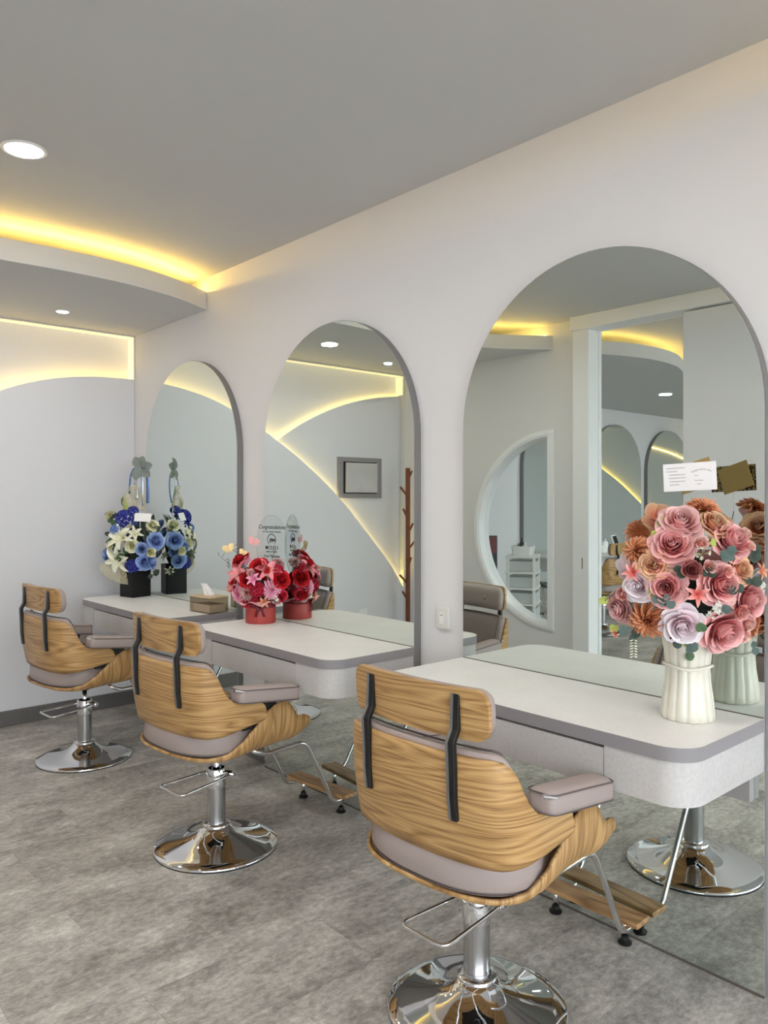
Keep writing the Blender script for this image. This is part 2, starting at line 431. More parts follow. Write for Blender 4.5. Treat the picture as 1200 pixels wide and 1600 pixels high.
# opposite wall with door opening and half-round window
DY0, DY1, DZ = 2.44, 3.16, 2.62
WY, WZ, WR = 3.515, 1.167, .735
g = G()
g.box(XO-.1, XO, 1.3, DY0, 0, ZC); g.box(XO-.1, XO, DY0, DY1, DZ, ZC)
g.box(XO-.1, XO, DY1, WY, 0, ZC)
arc = [(WY+WR*math.sin(a), WZ+WR*math.cos(a)) for a in [PI*k/40 for k in range(41)]]
g.add(*prism([(WY, ZC)]+arc+[(WY, 0), (YOB, 0), (YOB, ZC)], XO-.1, XO, YZX))
struct(mk('wall_left', g.V, g.F, M['wall']))

# half-round window frame + pane
def dframe(ro, ri, x0, x1):
    outer = [(WY-(.03 if ro > WR else 0), WZ+ro)]+[(WY+ro*math.sin(a), WZ+ro*math.cos(a)) for a in [PI*k/48 for k in range(49)]]+[(WY-(.03 if ro > WR else 0), WZ-ro)]
    inner = [(WY+.02, WZ+ri)]+[(WY+.0+max(.02, ri*math.sin(a)), WZ+ri*math.cos(a)) for a in [PI*k/48 for k in range(49)]]+[(WY+.02, WZ-ri)]
    n = len(outer); V = []; F = []
    for w in (x0, x1):
        V += [(w, a, b) for a, b in outer]+[(w, a, b) for a, b in inner]
    for i in range(n):
        j = (i+1) % n
        F += [(i, j, n+j, n+i), (2*n+i, 3*n+i, 3*n+j, 2*n+j), (i, 2*n+i, 2*n+j, j), (n+i, n+j, 3*n+j, 3*n+i)]
    return V, F
win = struct(mk('window_2', *dframe(WR+.02, WR-.03, XO-.11, XO+.012), M['trimwhite']))
V, F = dframe(WR+.004, WR-.018, XO+.012, XO+.02)
mk('window_frame', V, F, M['trimwhite'], win)
mk('pane', *prism([(WY+.02, WZ+WR-.035)]+[(WY+max(.02, (WR-.035)*math.sin(a)), WZ+(WR-.035)*math.cos(a)) for a in [PI*k/40 for k in range(1, 40)]]+[(WY+.02, WZ-WR+.035)], XO-.055, XO-.05, YZX), M['glass'], win)

# sliding door, its jamb and track beam
dr = thing('sliding_door', 'pale grey flush sliding door hanging under the track beam', 'door', (XO+.03, 2.1, 0))
box('door_panel', (-.02, .02, -.72, .35, .012, DZ-.016), M['panel'], dr, bevel=.003)
tb = struct(box('trim_1', (XO-.104, XO+.085, 1.296, 3.29, DZ-.006, ZC), M['trimwhite'], bevel=.002))
jb = struct(box('trim_2', (XO-.11, XO+.05, DY1-.006, 3.29, 0, DZ-.006), M['trimwhite'], bevel=.004))
box('jamb_stop', (XO-.10, XO-.07, DY1-.016, DY1-.006, 0, DZ-.006), M['trimwhite'], jb, bevel=.002)
box('lock_slot', (XO+.0498, XO+.0506, 3.205, 3.211, .90, .98), M['black'], jb)

# front glazing behind the camera, where daylight enters
wf = struct(box('window_1', (XFAR, XW, Y_FRONT-.06, Y_FRONT, 0, .1), M['trimwhite']))
box('window_frame', (XFAR, XW, Y_FRONT-.06, Y_FRONT, 2.6, ZC+.1), M['trimwhite'], wf)
for k in range(7):
    x = XFAR+(XW-XFAR)*k/6
    box('mullion', (max(XFAR, x-.03), min(XW, x+.03), Y_FRONT-.05, Y_FRONT-.01, .1, 2.6), M['alu'], wf)
    if k < 6: box('pane', (x+.03, x+(XW-XFAR)/6-.03, Y_FRONT-.034, Y_FRONT-.028, .1, 2.6), M['glass'], wf)
# pavement outside
struct(box('ground', (-20, 16, -22, Y_FRONT-.06, -.16, -.1), speckle('pavement', (150, 148, 144), .1, .8)))

# back-wall feature panels with hidden LED strips
def curve_pts(pts, n): return [cat(pts, k/n) for k in range(n+1)]
CB = [(-.33, .60), (-.17, .815), (.09, 1.095), (.37, 1.375), (.58, 1.553), (.81, 1.72), (1.025, 1.855), (1.20, 1.955), (1.42, 2.066), (1.60, 2.135), (1.80, 2.186), (2.02, 2.215), (2.285, 2.222)]
cb = curve_pts(CB, 72)
pb = struct(mk('wall_panel_front', *prism([(-.328, 0)]+[(2.285, 0)]+cb[::-1], 5.13, 5.146, XZY), M['panel']))
ca = [(-.328, 2.337)]+[(-.496+2.603*math.cos(a), -.265+2.603*math.sin(a)) for a in [math.radians(86.3-k*1.05) for k in range(34)]]
pa = struct(mk('wall_panel_rear', *prism([(-.328, 0), (ca[-1][0], 0)]+ca[::-1], 5.178, 5.194, XZY), M['panel']))
def led(name, pts, label, parent, r=.005, m='led'):
    o = mk(name, *tube(pts, r, 6), M[m], parent)
    return o
ninset = lambda pts, d: [(p[0], p[1]-d) for p in pts]
led('led_strip', [(x, 5.158, z) for x, z in ninset(cb, .02)], '', pb)
led('led_strip', [(x, 5.208, z) for x, z in ninset(ca, .02)], '', pa)
# lips added at drop ceiling and both corners to cut off niche glow
struct(box('glow_lip_1', (XO, XW, 5.116, 5.128, ZS-.010, ZS), M['soffit']))
struct(box('glow_lip_2', (XW-.011, XW-.001, 5.116, 5.128, 2.225, ZS-.010), M['wall']))
struct(box('glow_lip_3', (XO+.001, XO+.011, 5.116, 5.128, .62, ZS-.010), M['wall']))
box('led_diffuser', (XW-.004, XW-.0005, 5.130, YB-.001, 2.235, ZS-.012), M['led_dim'], pb)
box('led_diffuser', (XO+.0005, XO+.004, 5.130, YB-.001, 2.345, ZS-.012), M['led_dim'], pb)
box('led_diffuser', (XO+.001, XW-.001, 5.130, YB-.001, ZS-.006, ZS-.0005), M['led_dim'], pb)
# baseboards
struct(box('baseboard_back', (XO, XW, 5.112, 5.129, 0, .095), M['base'], bevel=.002))
for y0, y1 in ((-3.1, .905), (2.06, 2.318), (3.46, 3.72), (4.87, 5.11)):
    bb = struct(box('baseboard_right', (XW-.015, XW, y0, y1, 0, .095), M['base'], bevel=.002))
struct(box('baseboard_left', (XO, XO+.015, 3.295, 5.11, 0, .095), M['base'], bevel=.002))
struct(box('baseboard_neighbour', (XFAR, XO-.1, YOB-.015, YOB, 0, .095), M['base'], bevel=.002))

# drop ceilings with curved fascia and LED cove
CF = [(-.33, 3.50), (.02, 3.74), (.35, 3.85), (.70, 3.895), (1.08, 3.90), (1.40, 3.885), (1.71, 3.908), (2.0, 3.985), (2.285, 4.128)]
cf = curve_pts(CF, 64)
dc = struct(mk('ceiling_drop', *prism(cf+[(2.285, YB), (-.33, YB)], ZS, 2.624, XYZ), M['soffit']))
def inset_curve(pts, d):
    out = []
    for i in range(len(pts)):
        a = Vector(pts[max(i-1, 0)]); b = Vector(pts[min(i+1, len(pts)-1)]); t = (b-a).normalized(); n = Vector((-t.y, t.x))
        out.append((pts[i][0]+n.x*d, pts[i][1]+n.y*d))
    return out
led('led_strip', [(max(min(x, 2.29), -.32), y, 2.630) for x, y in inset_curve(cf, .075)], '', dc, .0055, 'cove')
CF0 = [(2.285, .20), (1.98, .34), (1.65, .42), (1.25, .45), (.80, .45), (.40, .48), (.05, .56), (-.33, .72)]
cf0 = curve_pts(CF0, 64)
dc0 = struct(mk('ceiling_drop_front', *prism(cf0+[(-.33, -1.7), (2.285, -1.7)], ZS, 2.624, XYZ), M['soffit']))
led('led_strip', [(max(min(x, 2.275), -.32), y, 2.630) for x, y in inset_curve(cf0, .075)], '', dc0, .0055, 'cove')
CF2 = [(-.44, 3.62), (-.75, 3.36), (-1.2, 3.22), (-1.7, 3.24), (-2.2, 3.42), (-2.9, 3.70), (-3.8, 3.85), (-5.0, 3.9), (-6.39, 3.9)]
cf2 = curve_pts(CF2, 64)
dc2 = struct(mk('ceiling_drop_neighbour', *prism(cf2+[(-6.39, YOB), (-.44, YOB)], ZS, 2.624, XYZ), M['soffit']))
led('led_strip', [(x, y, 2.630) for x, y in inset_curve(cf2, -.09)][1:], '', dc2, .005, 'cove')

# LED arc panels on the neighbouring room's far wall
pn = struct(mk('wall_panel_neighbour', *prism([(1.5, 0), (5.30, 0), (5.30, .3)]+[(5.30-.1*k, .3+1.9*math.sin(min(1, k/26)*PI/2)) for k in range(1, 27)]+[(1.5, 2.2)], XFAR+.04, XFAR+.055, YZX), M['panel']))
led('led_strip', [(XFAR+.028, 5.30-.1*k, .262+1.9*math.sin(min(1, k/26)*PI/2)) for k in range(1, 27)], '', pn)
led('led_strip', [(XFAR+.012, 4.0+.13*k, 2.25-.012*k*k*.35) for k in range(3, 10)], '', pn, .004)

# ------------------------------------------------------------------ downlights
def downlight(x, y, z, r, power, label, group, cat_='ceiling light'):
    t = thing('downlight', label, cat_, (x, y, z), 0, group)
    mk('trim_ring', *lathe([(r*.86, -.001), (r*.86, -.004), (r*1.04, -.006), (r*1.1, -.002), (r*1.1, 0)], 36), M['trimwhite'], t, smooth=True)
    mk('diffuser', *lathe([(0, -.0065), (r*.86, -.0055), (r*.86, -.001)], 32), M['lamp'], t)
    l = area('lamp_glow', (0, 0, -.012), (0, 0, 0), r*1.7, r*1.7, power, (1, .965, .92), disk=True); l.parent = t
    return t
BIG, SMALL = .074, .038
downlight(.936, 3.07, ZC, BIG, 9.5, 'round white downlight in the main ceiling before the curved cove', None)
downlight(.936, 1.35, ZC, BIG, 9.5, 'round white downlight in main ceiling above the white vase chair', None)
downlight(.936, -.55, ZS, BIG, 9.5, 'round white downlight in main ceiling towards the front glazing', None)
downlight(1.06, 4.43, ZS, .065, 3.5, 'large round downlight in the curved drop ceiling', None)
downlight(1.66, 4.73, ZS, SMALL, .35, 'small recessed spotlight in drop ceiling nearest the mirror wall', None)
downlight(.22, 4.73, ZS, SMALL, .35, 'small recessed spotlight in drop ceiling beside the large downlight', None)
downlight(-3.23, 4.16, ZS, .07, 14, 'round downlight in the neighbouring room drop ceiling', None)
downlight(-1.8, 1.6, ZC, BIG, 9.5, 'round downlight in the neighbouring room main ceiling', None)

# ------------------------------------------------------------------ mirrors
XM = 2.247
def arch_outline(y0, y1, ztop, n=40, ins=0.0):
    r = (y1-y0)/2-ins; c = (y0+y1)/2; zs = ztop-(y1-y0)/2
    return [(y0+ins, .001+ins), (y1-ins, .001+ins)]+[(c+r*math.cos(a), zs+r*math.sin(a)) for a in [PI*k/n for k in range(n+1)]]
def mirror(y0, y1, label, ztop=2.232):
    t = thing('arched_mirror', label, 'mirror', (XW, (y0+y1)/2, 0))
    h = (y1-y0)/2
    mk('backing_panel', *prism(arch_outline(-h, h, ztop), XM+.005-XW, -.0005, YZX), M['backing'], t)
    mk('mirror_glass', *prism(arch_outline(-h, h, ztop, ins=.0015), XM-XW, XM+.005-XW, YZX), [M['mirror'], M['edge']], t, fmat=[0, 1]+[1]*60)
    box('bottom_dark_line', (XM-.003-XW, XM-.0002-XW, -h+.002, h-.002, .0005, .005), M['piping'], t)  # thin dark strip added to draw the dark line at the mirror foot
    return t
ST = [(.912, 2.053), (2.325, 3.452), (3.726, 4.865)]
mlab = ['tall arched wall mirror behind the white vase of pink roses', 'tall arched wall mirror behind the red hat box of flowers', 'tall arched wall mirror behind the blue and white flowers']
for (a, b), l in zip(ST, mlab): mirror(a, b, l)
# neighbouring room's mirrors on its back wall
for xc, l in ((-2.85, 'arched mirror in the neighbouring room seen past the half-round window'), (-4.15, 'arched mirror in the neighbouring room between two others'), (-5.45, 'arched mirror in the neighbouring room closest to its lit arc panel')):
    t = thing('arched_mirror', l, 'mirror', (xc, YOB, 0))
    XZYm = lambda a, b, w: (a, w, b)
    mk('backing_panel', *prism(arch_outline(-.57, .57, 2.33), -.048, -.0005, XZYm), M['backing'], t)
    mk('mirror_glass', *prism(arch_outline(-.57, .57, 2.33, ins=.0015), -.053, -.048, XZYm), [M['mirror'], M['edge']], t, fmat=[0, 1]+[1]*60)

# ------------------------------------------------------------------ desks
def desk(y0, y1, label, x0=1.805):
    t = thing('styling_desk', label, 'desk', (0, 0, 0))
    xe = XM-.001
    out = rrect(x0, xe, y0, y1, .085, 22, (0, 0, 1, 1))
    n = len(out)
    zt = .785
    mk('worktop', *prism(out, zt-.036, zt, XYZ), [M['edge'], M['desktop_lit']], t, fmat=[0, 1]+[0]*n)
    box('seal_strip', (xe-.0025, xe, y0+.004, y1-.004, zt+.0002, zt+.0018), M['piping'], t)
    xc = x0+.003; c = (y0+y1)/2; dw = .335
    ins = rrect(xc, xe, y0+.003, y1-.003, .083, 22, (0, 0, 1, 1))
    # notch at the front for the drawer: cut the straight front edge between the two rounded corners
    o2 = []
    for k, p in enumerate(ins):
        o2.append(p)
        q = ins[(k+1) % len(ins)]
        if abs(p[0]-xc) < 1e-6 and abs(q[0]-xc) < 1e-6 and p[1] > c > q[1]:
            o2 += [(xc, c+dw), (xc+.03, c+dw), (xc+.03, c-dw), (xc, c-dw)]
    mk('carcass', *prism(o2, zt-.149, zt-.0365, XYZ), M['desk'], t)
    d = box('drawer', (xc+.001, xc+.028, c-dw+.003, c+dw-.003, zt-.149, zt-.044), M['desk'], t, bevel=.001)
    box('mounting_rail', (xe-.03, xe, y0+.03, y1-.03, zt-.235, zt-.149), M['rail'], t)
    box('plug_socket', (xe-.09, xe-.031, y0+.16, y0+.2, zt-.185, zt-.1495), M['white'], t, bevel=.008)
    return t
dlab = ['grey concrete-look wall desk carrying the white vase', 'grey concrete-look wall desk carrying the red hat box', 'grey concrete-look wall desk carrying the black flower box']
for (a, b), l in zip(ST, dlab): desk(a+.0, b-.0, l)

# ------------------------------------------------------------------ salon chair
PLAN = [(-.250, 0), (-.247, .080), (-.238, .155), (-.221, .222), (-.188, .265), (-.135, .286), (-.065, .292), (.032, .293)]
def plan(s):
    p = cat(PLAN, abs(s)); return Vector((p[0], p[1]*(1 if s >= 0 else -1)))
def plan_n(s):
    d = (plan(min(1, s+.01))-plan(max(-1, s-.01))); d.normalize(); n = Vector((d.y, -d.x)); return n    # inward (forward/centre)
TOPZ = [(0, .792), (.48, .790), (.55, .784), (.60, .768), (.64, .738), (.675, .700), (.71, .668), (.75, .650), (.80, .643), (.88, .640), (.94, .632), (.97, .617), (.99, .596), (1, .576)]
BOTZ = [(0, .522), (.5, .524), (.65, .530), (.8, .543), (.9, .552), (.965, .560), (.99, .568), (1, .576)]
def back_pt(s, v, off=0.0, ztop_add=0, zbot_add=0):
    zt = interp(TOPZ, abs(s))+ztop_add; zb = interp(BOTZ, abs(s))+zbot_add
    z = zb+(zt-zb)*v
    p = plan(s); n = plan_n(s)
    w = max(0, 1-abs(s)*1.3)
    lean = -(z-.52)*.10*min(1, w*3)
    # gentle vertical belly of the shell
    belly = .012*math.sin(PI*min(1, max(0, (z-.52)/.28)))*min(1, w*3)
    return Vector((p.x+n.x*off+lean-belly, p.y+n.y*off, z))
def make_chair(label):
    t = thing('salon_chair', label, 'chair', (0, 0, 0), 0, None)
    # pedestal
    b = mk('base', *lathe([(.238, 0), (.246, .003), (.248, .008), (.243, .013), (.205, .020), (.160, .029), (.118, .041), (.086, .056), (.064, .074), (.053, .088), (.0, .088)], 64), M['chrome'], t, smooth=True)
    mk('collar', *lathe([(.040, .083), (.054, .083), (.057, .089), (.054, .095), (.040, .096)], 40), M['chrome'], b, smooth=True)
    mk('rubber_rim', *lathe([(.23, .0), (.2465, .0), (.2465, .002), (.23, .002)], 64), M['black'], b)
    c = mk('column', *lathe([(.0, .086), (.0365, .086), (.0365, .245), (.0, .245)], 40), M['steel'], t, smooth=False)
    es(c)
    s_ = mk('sleeve', *lathe([(.030, .240), (.039, .240), (.0395, .243), (.0395, .311), (.038, .314), (.032, .314), (.031, .262), (0, .262)], 40), M['chrome'], t, smooth=False)
    es(s_)
    pi = mk('piston', *lathe([(0, .26), (.013, .26), (.013, .372), (0, .372)], 20), M['chrome'], t, smooth=True)
    mk('boss', *lathe([(0, .368), (.026, .368), (.030, .374), (.030, .405), (0, .405)], 28), M['black'], t)
    box('mount_plate', (-.10, .10, -.09, .09, .40, .424), M['black'], t, bevel=.004)
    # pump pedal
    pth = fillet([(.045, -.058, .292), (-.02, -.062, .286), (-.205, -.062, .268), (-.205, .098, .268), (-.02, .060, .285), (.012, .040, .288)], .03, 5)
    pd = mk('pump_pedal', *tube(pth, .0052, 10), M['chrome'], t, smooth=True)
    mk('pivot', *tube([(.035, -.066, .292), (.035, -.03, .292)], .013, 12), M['chrome'], pd, smooth=False)
    mk('pivot_bolt', *tube([(.035, -.074, .292), (.035, -.064, .292)], .007, 8), M['steel'], pd)
    # seat shell
    ZT = [(-.262, .449), (-.20, .447), (-.14, .458), (-.08, .490), (-.03, .528), (.01, .562), (.045, .590), (.08, .606), (.115, .611), (.140, .604), (.158, .586), (.172, .562), (.186, .545), (.205, .537), (.228, .537), (.246, .531), (.258, .521), (.2655, .509), (.268, .496)]
    ZB = [(-.262, .440), (-.22, .426), (-.15, .418), (0, .416), (.1, .415), (.17, .421), (.215, .431), (.243, .445), (.258, .460), (.2655, .477), (.268, .492)]
    def width(x):
        if x < -.03: return .286*(1-min(1, abs((x+.03)/.2325))**2.6*.97)**(1/2.6)
        return .286-.012*max(0, (x-.15)/.118)**2
    def seat(u, v):
        x = -.2615+(.2678+.2615)*(.55*u+.45*(1-math.cos(PI*u))/2)
        tt = v*2-1; a = abs(tt)*PI/2; w = width(x)
        zt = interp(ZT, x); zb = interp(ZB, x)
        # flat floor, rounded chine, upright side
        y = w*min(1, math.sin(a)**.34)*(1 if tt >= 0 else -1)
        z = zb+(zt-zb)*(1-math.cos(a)**.62) if a < PI/2-1e-6 else zt
        return (x, y, z), (y*1.0+(z-.42)*(1 if tt >= 0 else -1), x)
    V, F, U = grid(seat, 60, 32)
    sh = solid(mk('seat_shell', V, F, M['oak'], t, True, U), .010, -1)
    for mod in sh.modifiers: mod.offset = 1
    # seat cushion
    def sup(n=56, ax=.238, ay=.252, e=3.0, cx=-.004):
        out = []
        for k in range(n):
            a = 2*PI*k/n; c_, s2 = math.cos(a), math.sin(a)
            e, ax = (2.6, .226) if c_ < 0 else (4.0, .236)
            x_ = -.03+ax*math.copysign(abs(c_)**(2/e), c_); q = min(1, max(0, (x_+.11)/.16)); q = q*q*(3-2*q)
            out.append((x_, (.270-.042*q)*math.copysign(abs(s2)**(2/e), s2)))
        return out
    sp = sup()
    cu = mk('seat_cushion', *rings(sp, [(.445, .034), (.449, .008), (.462, .0), (.505, .004), (.535, .010), (.552, .035), (.560, .09)], XYZ, (0, 0)), M['leather'], t, True)
    mk('piping', *tube([(-.03+(x+.03)*.985, y*.985, .4505) for x, y in sp], .0022, 6, closed=True), M['piping'], cu, True)
    # back shell
    def bsh(u, v):
        s = -1+2*u; p = back_pt(s, v); return tuple(p), (s*.46, p.z)
    V, F, U = grid(bsh, 72, 12)
    o = mk('back_shell', V, F, M['oak'], t, True, U); solid(o, .011, 1)
    # back cushion
    nu, nv = 44, 10; smax = .80
    Vc = []; Fc = []
    for side in (0, 1):
        for i in range(nu+1):
            for j in range(nv+1):
                s = (-1+2*i/nu)*smax; v = j/nv
                e = max(abs(s/smax)**8, abs(2*v-1)**6)
                th = .0125+(.052*(1-e)+.026*e if side else 0)
                p = back_pt(s, v, th, .013*(1 if abs(s) < .62 else max(0, 1-(abs(s)-.62)*8)), .012)
                Vc.append(tuple(p))
    st = (nu+1)*(nv+1); idx = lambda sd, i, j: sd*st+i*(nv+1)+j
    for i in range(nu):
        for j in range(nv):
            Fc.append((idx(0, i, j), idx(0, i, j+1), idx(0, i+1, j+1), idx(0, i+1, j)))
            Fc.append((idx(1, i, j), idx(1, i+1, j), idx(1, i+1, j+1), idx(1, i, j+1)))
    for i in range(nu):
        Fc.append((idx(0, i, 0), idx(0, i+1, 0), idx(1, i+1, 0), idx(1, i, 0)))
        Fc.append((idx(0, i, nv), idx(1, i, nv), idx(1, i+1, nv), idx(0, i+1, nv)))
    for j in range(nv):
        Fc.append((idx(0, 0, j), idx(1, 0, j), idx(1, 0, j+1), idx(0, 0, j+1)))
        Fc.append((idx(0, nu, j), idx(0, nu, j+1), idx(1, nu, j+1), idx(1, nu, j)))
    o = sub(mk('back_cushion', Vc, Fc, M['leather'], t, True), 1)
    top = [tuple(back_pt((-1+2*k/40)*.78, 1, .046, .010, 0)) for k in range(41)]
    mk('piping', *tube(top, .003, 6), M['piping'], o, True)
    # headrest: curved ply + cushion
    hx = lambda y, z, w: (-.268+.030*(y/.235)**2-(z-.89)*.06+w, y, z)
    ho = rrect(-.232, .232, .826, .950, .034, 7)
    # densify the long edges so the plate can bend
    hd = []
    for k, p in enumerate(ho):
        q = ho[(k+1) % len(ho)]; L_ = math.dist(p, q); m_ = max(1, int(L_/.03))
        hd += [(p[0]+(q[0]-p[0])*i/m_, p[1]+(q[1]-p[1])*i/m_) for i in range(m_)]
    V, F = rings(hd, [(.0, .0), (.012, .0)], hx)
    # use strips rather than a centre fan for the bent faces
    def strip_plate(y0, y1, z0, z1, r, w0, w1, name, mat, parent, puff=0):
        nu_, nv_ = 28, 8; V = []; U = []; F = []
        for sd in (0, 1):
            for i in range(nu_+1):
                q_ = i/nu_; y = y0+(y1-y0)*(.45*q_+.55*(1-math.cos(PI*q_))/2)
                e = min(y-y0, y1-y); cut = 0 if e >= r else r-math.sqrt(max(0, r*r-(r-e)**2))
                for j in range(nv_+1):
                    z = z0+cut+(z1-z0-2*cut)*j/nv_
                    w = w0 if sd == 0 else w1
                    if sd and puff:
                        f = (1-abs(2*i/nu_-1)**8)*(1-abs(2*j/nv_-1)**4); w = w1-puff*(1-f)
                    V.append(hx(y, z, w)); U.append((y, z))
        st_ = (nu_+1)*(nv_+1); ix = lambda sd, i, j: sd*st_+i*(nv_+1)+j
        for i in range(nu_):
            for j in range(nv_):
                F.append((ix(0, i, j), ix(0, i, j+1), ix(0, i+1, j+1), ix(0, i+1, j))); F.append((ix(1, i, j), ix(1, i+1, j), ix(1, i+1, j+1), ix(1, i, j+1)))
            F.append((ix(0, i, 0), ix(0, i+1, 0), ix(1, i+1, 0), ix(1, i, 0))); F.append((ix(0, i, nv_), ix(1, i, nv_), ix(1, i+1, nv_), ix(0, i+1, nv_)))
        for j in range(nv_):
            F.append((ix(0, 0, j), ix(1, 0, j), ix(1, 0, j+1), ix(0, 0, j+1))); F.append((ix(0, nu_, j), ix(0, nu_, j+1), ix(1, nu_, j+1), ix(1, nu_, j)))
        o = mk(name, V, F, mat, parent, True, U)
        m = o.modifiers.new('split', 'EDGE_SPLIT'); m.split_angle = math.radians(50)
        return o
    strip_plate(-.232, .232, .826, .950, .036, 0, .012, 'headrest_shell', M['oak'], t)
    hc = strip_plate(-.226, .226, .829, .947, .036, .0125, .058, 'headrest_cushion', M['leather'], t, puff=.022)
    hc.modifiers.clear()
    for yb in (-.11, .11):
        mk('button', *lathe([(0, 0), (.012, 0), (.011, .004), (0, .005)], 16), M['leather'], hc, True, loc=hx(yb, .888, .0565), rot=(0, PI/2, 0))
    # brackets: black bent bars with a metal edge
    for yb in (.148, -.148):
        fx = lambda z: back_pt(.148/.222*(3/7), (z-.522)/.27).x
        h0 = hx(.148, .934, 0)[0]; h1 = hx(.148, .850, 0)[0]; k0 = min(h1-.012, fx(.79)-.014)
        outer = [(h0-.005, .936), (h1-.014, .850), (k0-.004, .822), (fx(.75)-.013, .75), (fx(.69)-.012, .69), (fx(.634)-.010, .632)]
        inner = [(h0, .932), (h1, .850), (k0+.010, .820), (fx(.75)+.001, .75), (fx(.69)+.001, .69), (fx(.634)+.001, .634)]
        ob = mk('bracket', *prism(outer+inner[::-1], yb-.013, yb+.003, XZY), M['black'], t); bev(ob, .002, 2)
        oe = mk('bracket_edge', *prism([(a-.0012, b_) for a, b_ in outer]+inner[::-1], yb+.003, yb+.011, XZY), M['alu'], ob)
    # arms
    for sg in (-1, 1):
        am = lambda a, b_, w: (a, b_, w-(a-.02)*.12)
        ao = rrect(-.118, .168, sg*.288-.041, sg*.288+.041, .022, 5)
        o = mk('armrest', *rings(ao, [(.632, .006), (.636, .001), (.650, .0), (.672, .0), (.682, .002), (.690, .012), (.692, .026)], am, (.03, sg*.288)), M['leather'], t, True)
        for w in (.636, .683): mk('piping', *tube([am(x, y, w) for x, y in ao], .0019, 6, closed=True), M['piping'], o, True)
        mk('clip', *tube([(-.135, sg*.31, .700), (-.098, sg*.322, .690)], .0065, 10), M['chrome'], o)
        y0, y1 = sorted((sg*.255, sg*.276))
        box('arm_support', (-.07, .10, y0, y1, .53, .636), M['black'], t, bevel=.004)
        mk('arm_strut', *prism([(.09, .632), (.168, .622), (.135, .53), (.08, .53)], *sorted((sg*.250, sg*.277)), XZY), M['leather'], t)
    # foot rest
    fr = None
    pl = mk('footrest', *boxg(.530, .608, -.195, .195, .083, .100), M['oak_plank'], t, uvs=None); 
    l = pl.data.uv_layers.new(name='UVMap')
    for lp in pl.data.loops:
        co = pl.data.vertices[lp.vertex_index].co; l.data[lp.index].uv = (co.y, co.x+co.z)
    bev(pl, .003)
    for yb in (-.160, .160):
        mk('tube_leg', *tube(fillet([(.06, yb, .405), (.12, yb, .372), (.335, yb, .378), (.498, yb, .074), (.575, yb, .074)], .045, 6), .0095, 12), M['chrome'], pl, True)
        mk('foot_post', *lathe([(.0, .018), (.0085, .018), (.0085, .083), (0, .083)], 14), M['chrome'], pl, True, loc=(.575, yb*.80, 0))
        mk('foot_pad', *lathe([(.0, 0), (.021, 0), (.022, .006), (.013, .013), (.012, .024), (0, .024)], 18), M['black'], pl, False, loc=(.575, yb*.80, 0))
    return t
clab = ['oak shell salon chair pulled up to the white vase desk', 'oak shell salon chair pulled up to the red hat box desk', 'oak shell salon chair standing before the black flower box desk beside the back wall']
CH = [(1.622, 1.430, 2.0), (1.593, 2.800, 5.0), (1.600, 4.225, 4.0)]
chair0 = make_chair(clab[0])
chairs = [chair0]+[copy_tree(chair0) for _ in range(4)]
for c, (x, y, a), l in zip(chairs, CH, clab):
    c.location = (x, y, 0); c.rotation_euler = (0, 0, math.radians(a)); c['label'] = l
for c, (x, y, a), l in zip(chairs[3:], [(-2.69, 4.575, 90), (-4.20, 4.62, 86)], ['oak salon chair in the neighbouring room seen through the doorway', 'oak salon chair in the neighbouring room beside the middle mirror']):
    c.location = (x, y, 0); c.rotation_euler = (0, 0, math.radians(a)); c['label'] = l

# ------------------------------------------------------------------ flowers: shapes (axis +z, radius ~1)
def merge_uv(parts):
    V = []; F = []; U = []
    for v, f, u in parts:
        k = len(V); V += v; F += [tuple(i+k for i in q) for q in f]; U += u
    return V, F, U
def petal_rose(R, H, curl, spread, a, twist, nu=6, nv=5, rnd=None):
    rnd = rnd or random
    shade = rnd.random(); ph = rnd.uniform(0, 6.28); wob = .05*R; close = max(0, 1-R*1.15)
    def fn(u, v):
        s = u*2-1; t = v
        wsh = math.sin(min(1, t*1.15+.12)*PI*.5)**.8*(1-.18*abs(s)**3*t)
        tt = t*(1-.16*abs(s)**2.2)
        r = R*(tt**.5)*(1.0-.30*close*tt**3)+curl*max(0, tt-.55)**2*3.0+wob*math.sin(ph+s*4)*t
        z = H*tt-curl*max(0, tt-.62)**2*3.4
        an = a+s*spread*wsh+twist*t
        r += .06*R*s
        return (r*math.cos(an), r*math.sin(an), z-.25), (shade, t)
    return grid(fn, nu, nv)
def rose(seed, open_=1.0):
    rnd = random.Random(seed); ps = []
    lay = [(2, .13, 1.06, .00, 1.9), (3, .26, 1.06, .00, 1.4), (3, .40, 1.04, .03, 1.3), (4, .55, 1.0, .09, 1.05), (5, .71, .90, .18*open_, .92), (5, .87, .74, .26*open_, .84), (6, 1.0, .52, .32*open_, .76)]
    a = rnd.uniform(0, 6)
    for n, R, H, cu, sp in lay:
        a += 1.1
        for k in range(n):
            ps.append(petal_rose(R*rnd.uniform(.95, 1.05), H*rnd.uniform(.94, 1.05), cu, sp, a+2*PI*k/n+rnd.uniform(-.12, .12), .25, rnd=rnd))
    return merge_uv(ps)
def bud(seed):
    rnd = random.Random(seed); ps = []; a = 0
    for n, R, H, cu, sp in [(2, .15, 1.25, 0, 1.8), (3, .42, 1.3, .02, 1.2), (4, .68, 1.2, .05, 1.0), (4, .85, .95, .12, .9)]:
        a += 1.0
        for k in range(n): ps.append(petal_rose(R, H, cu, sp, a+2*PI*k/n, .2, 5, 4, rnd=rnd))
    return merge_uv(ps)
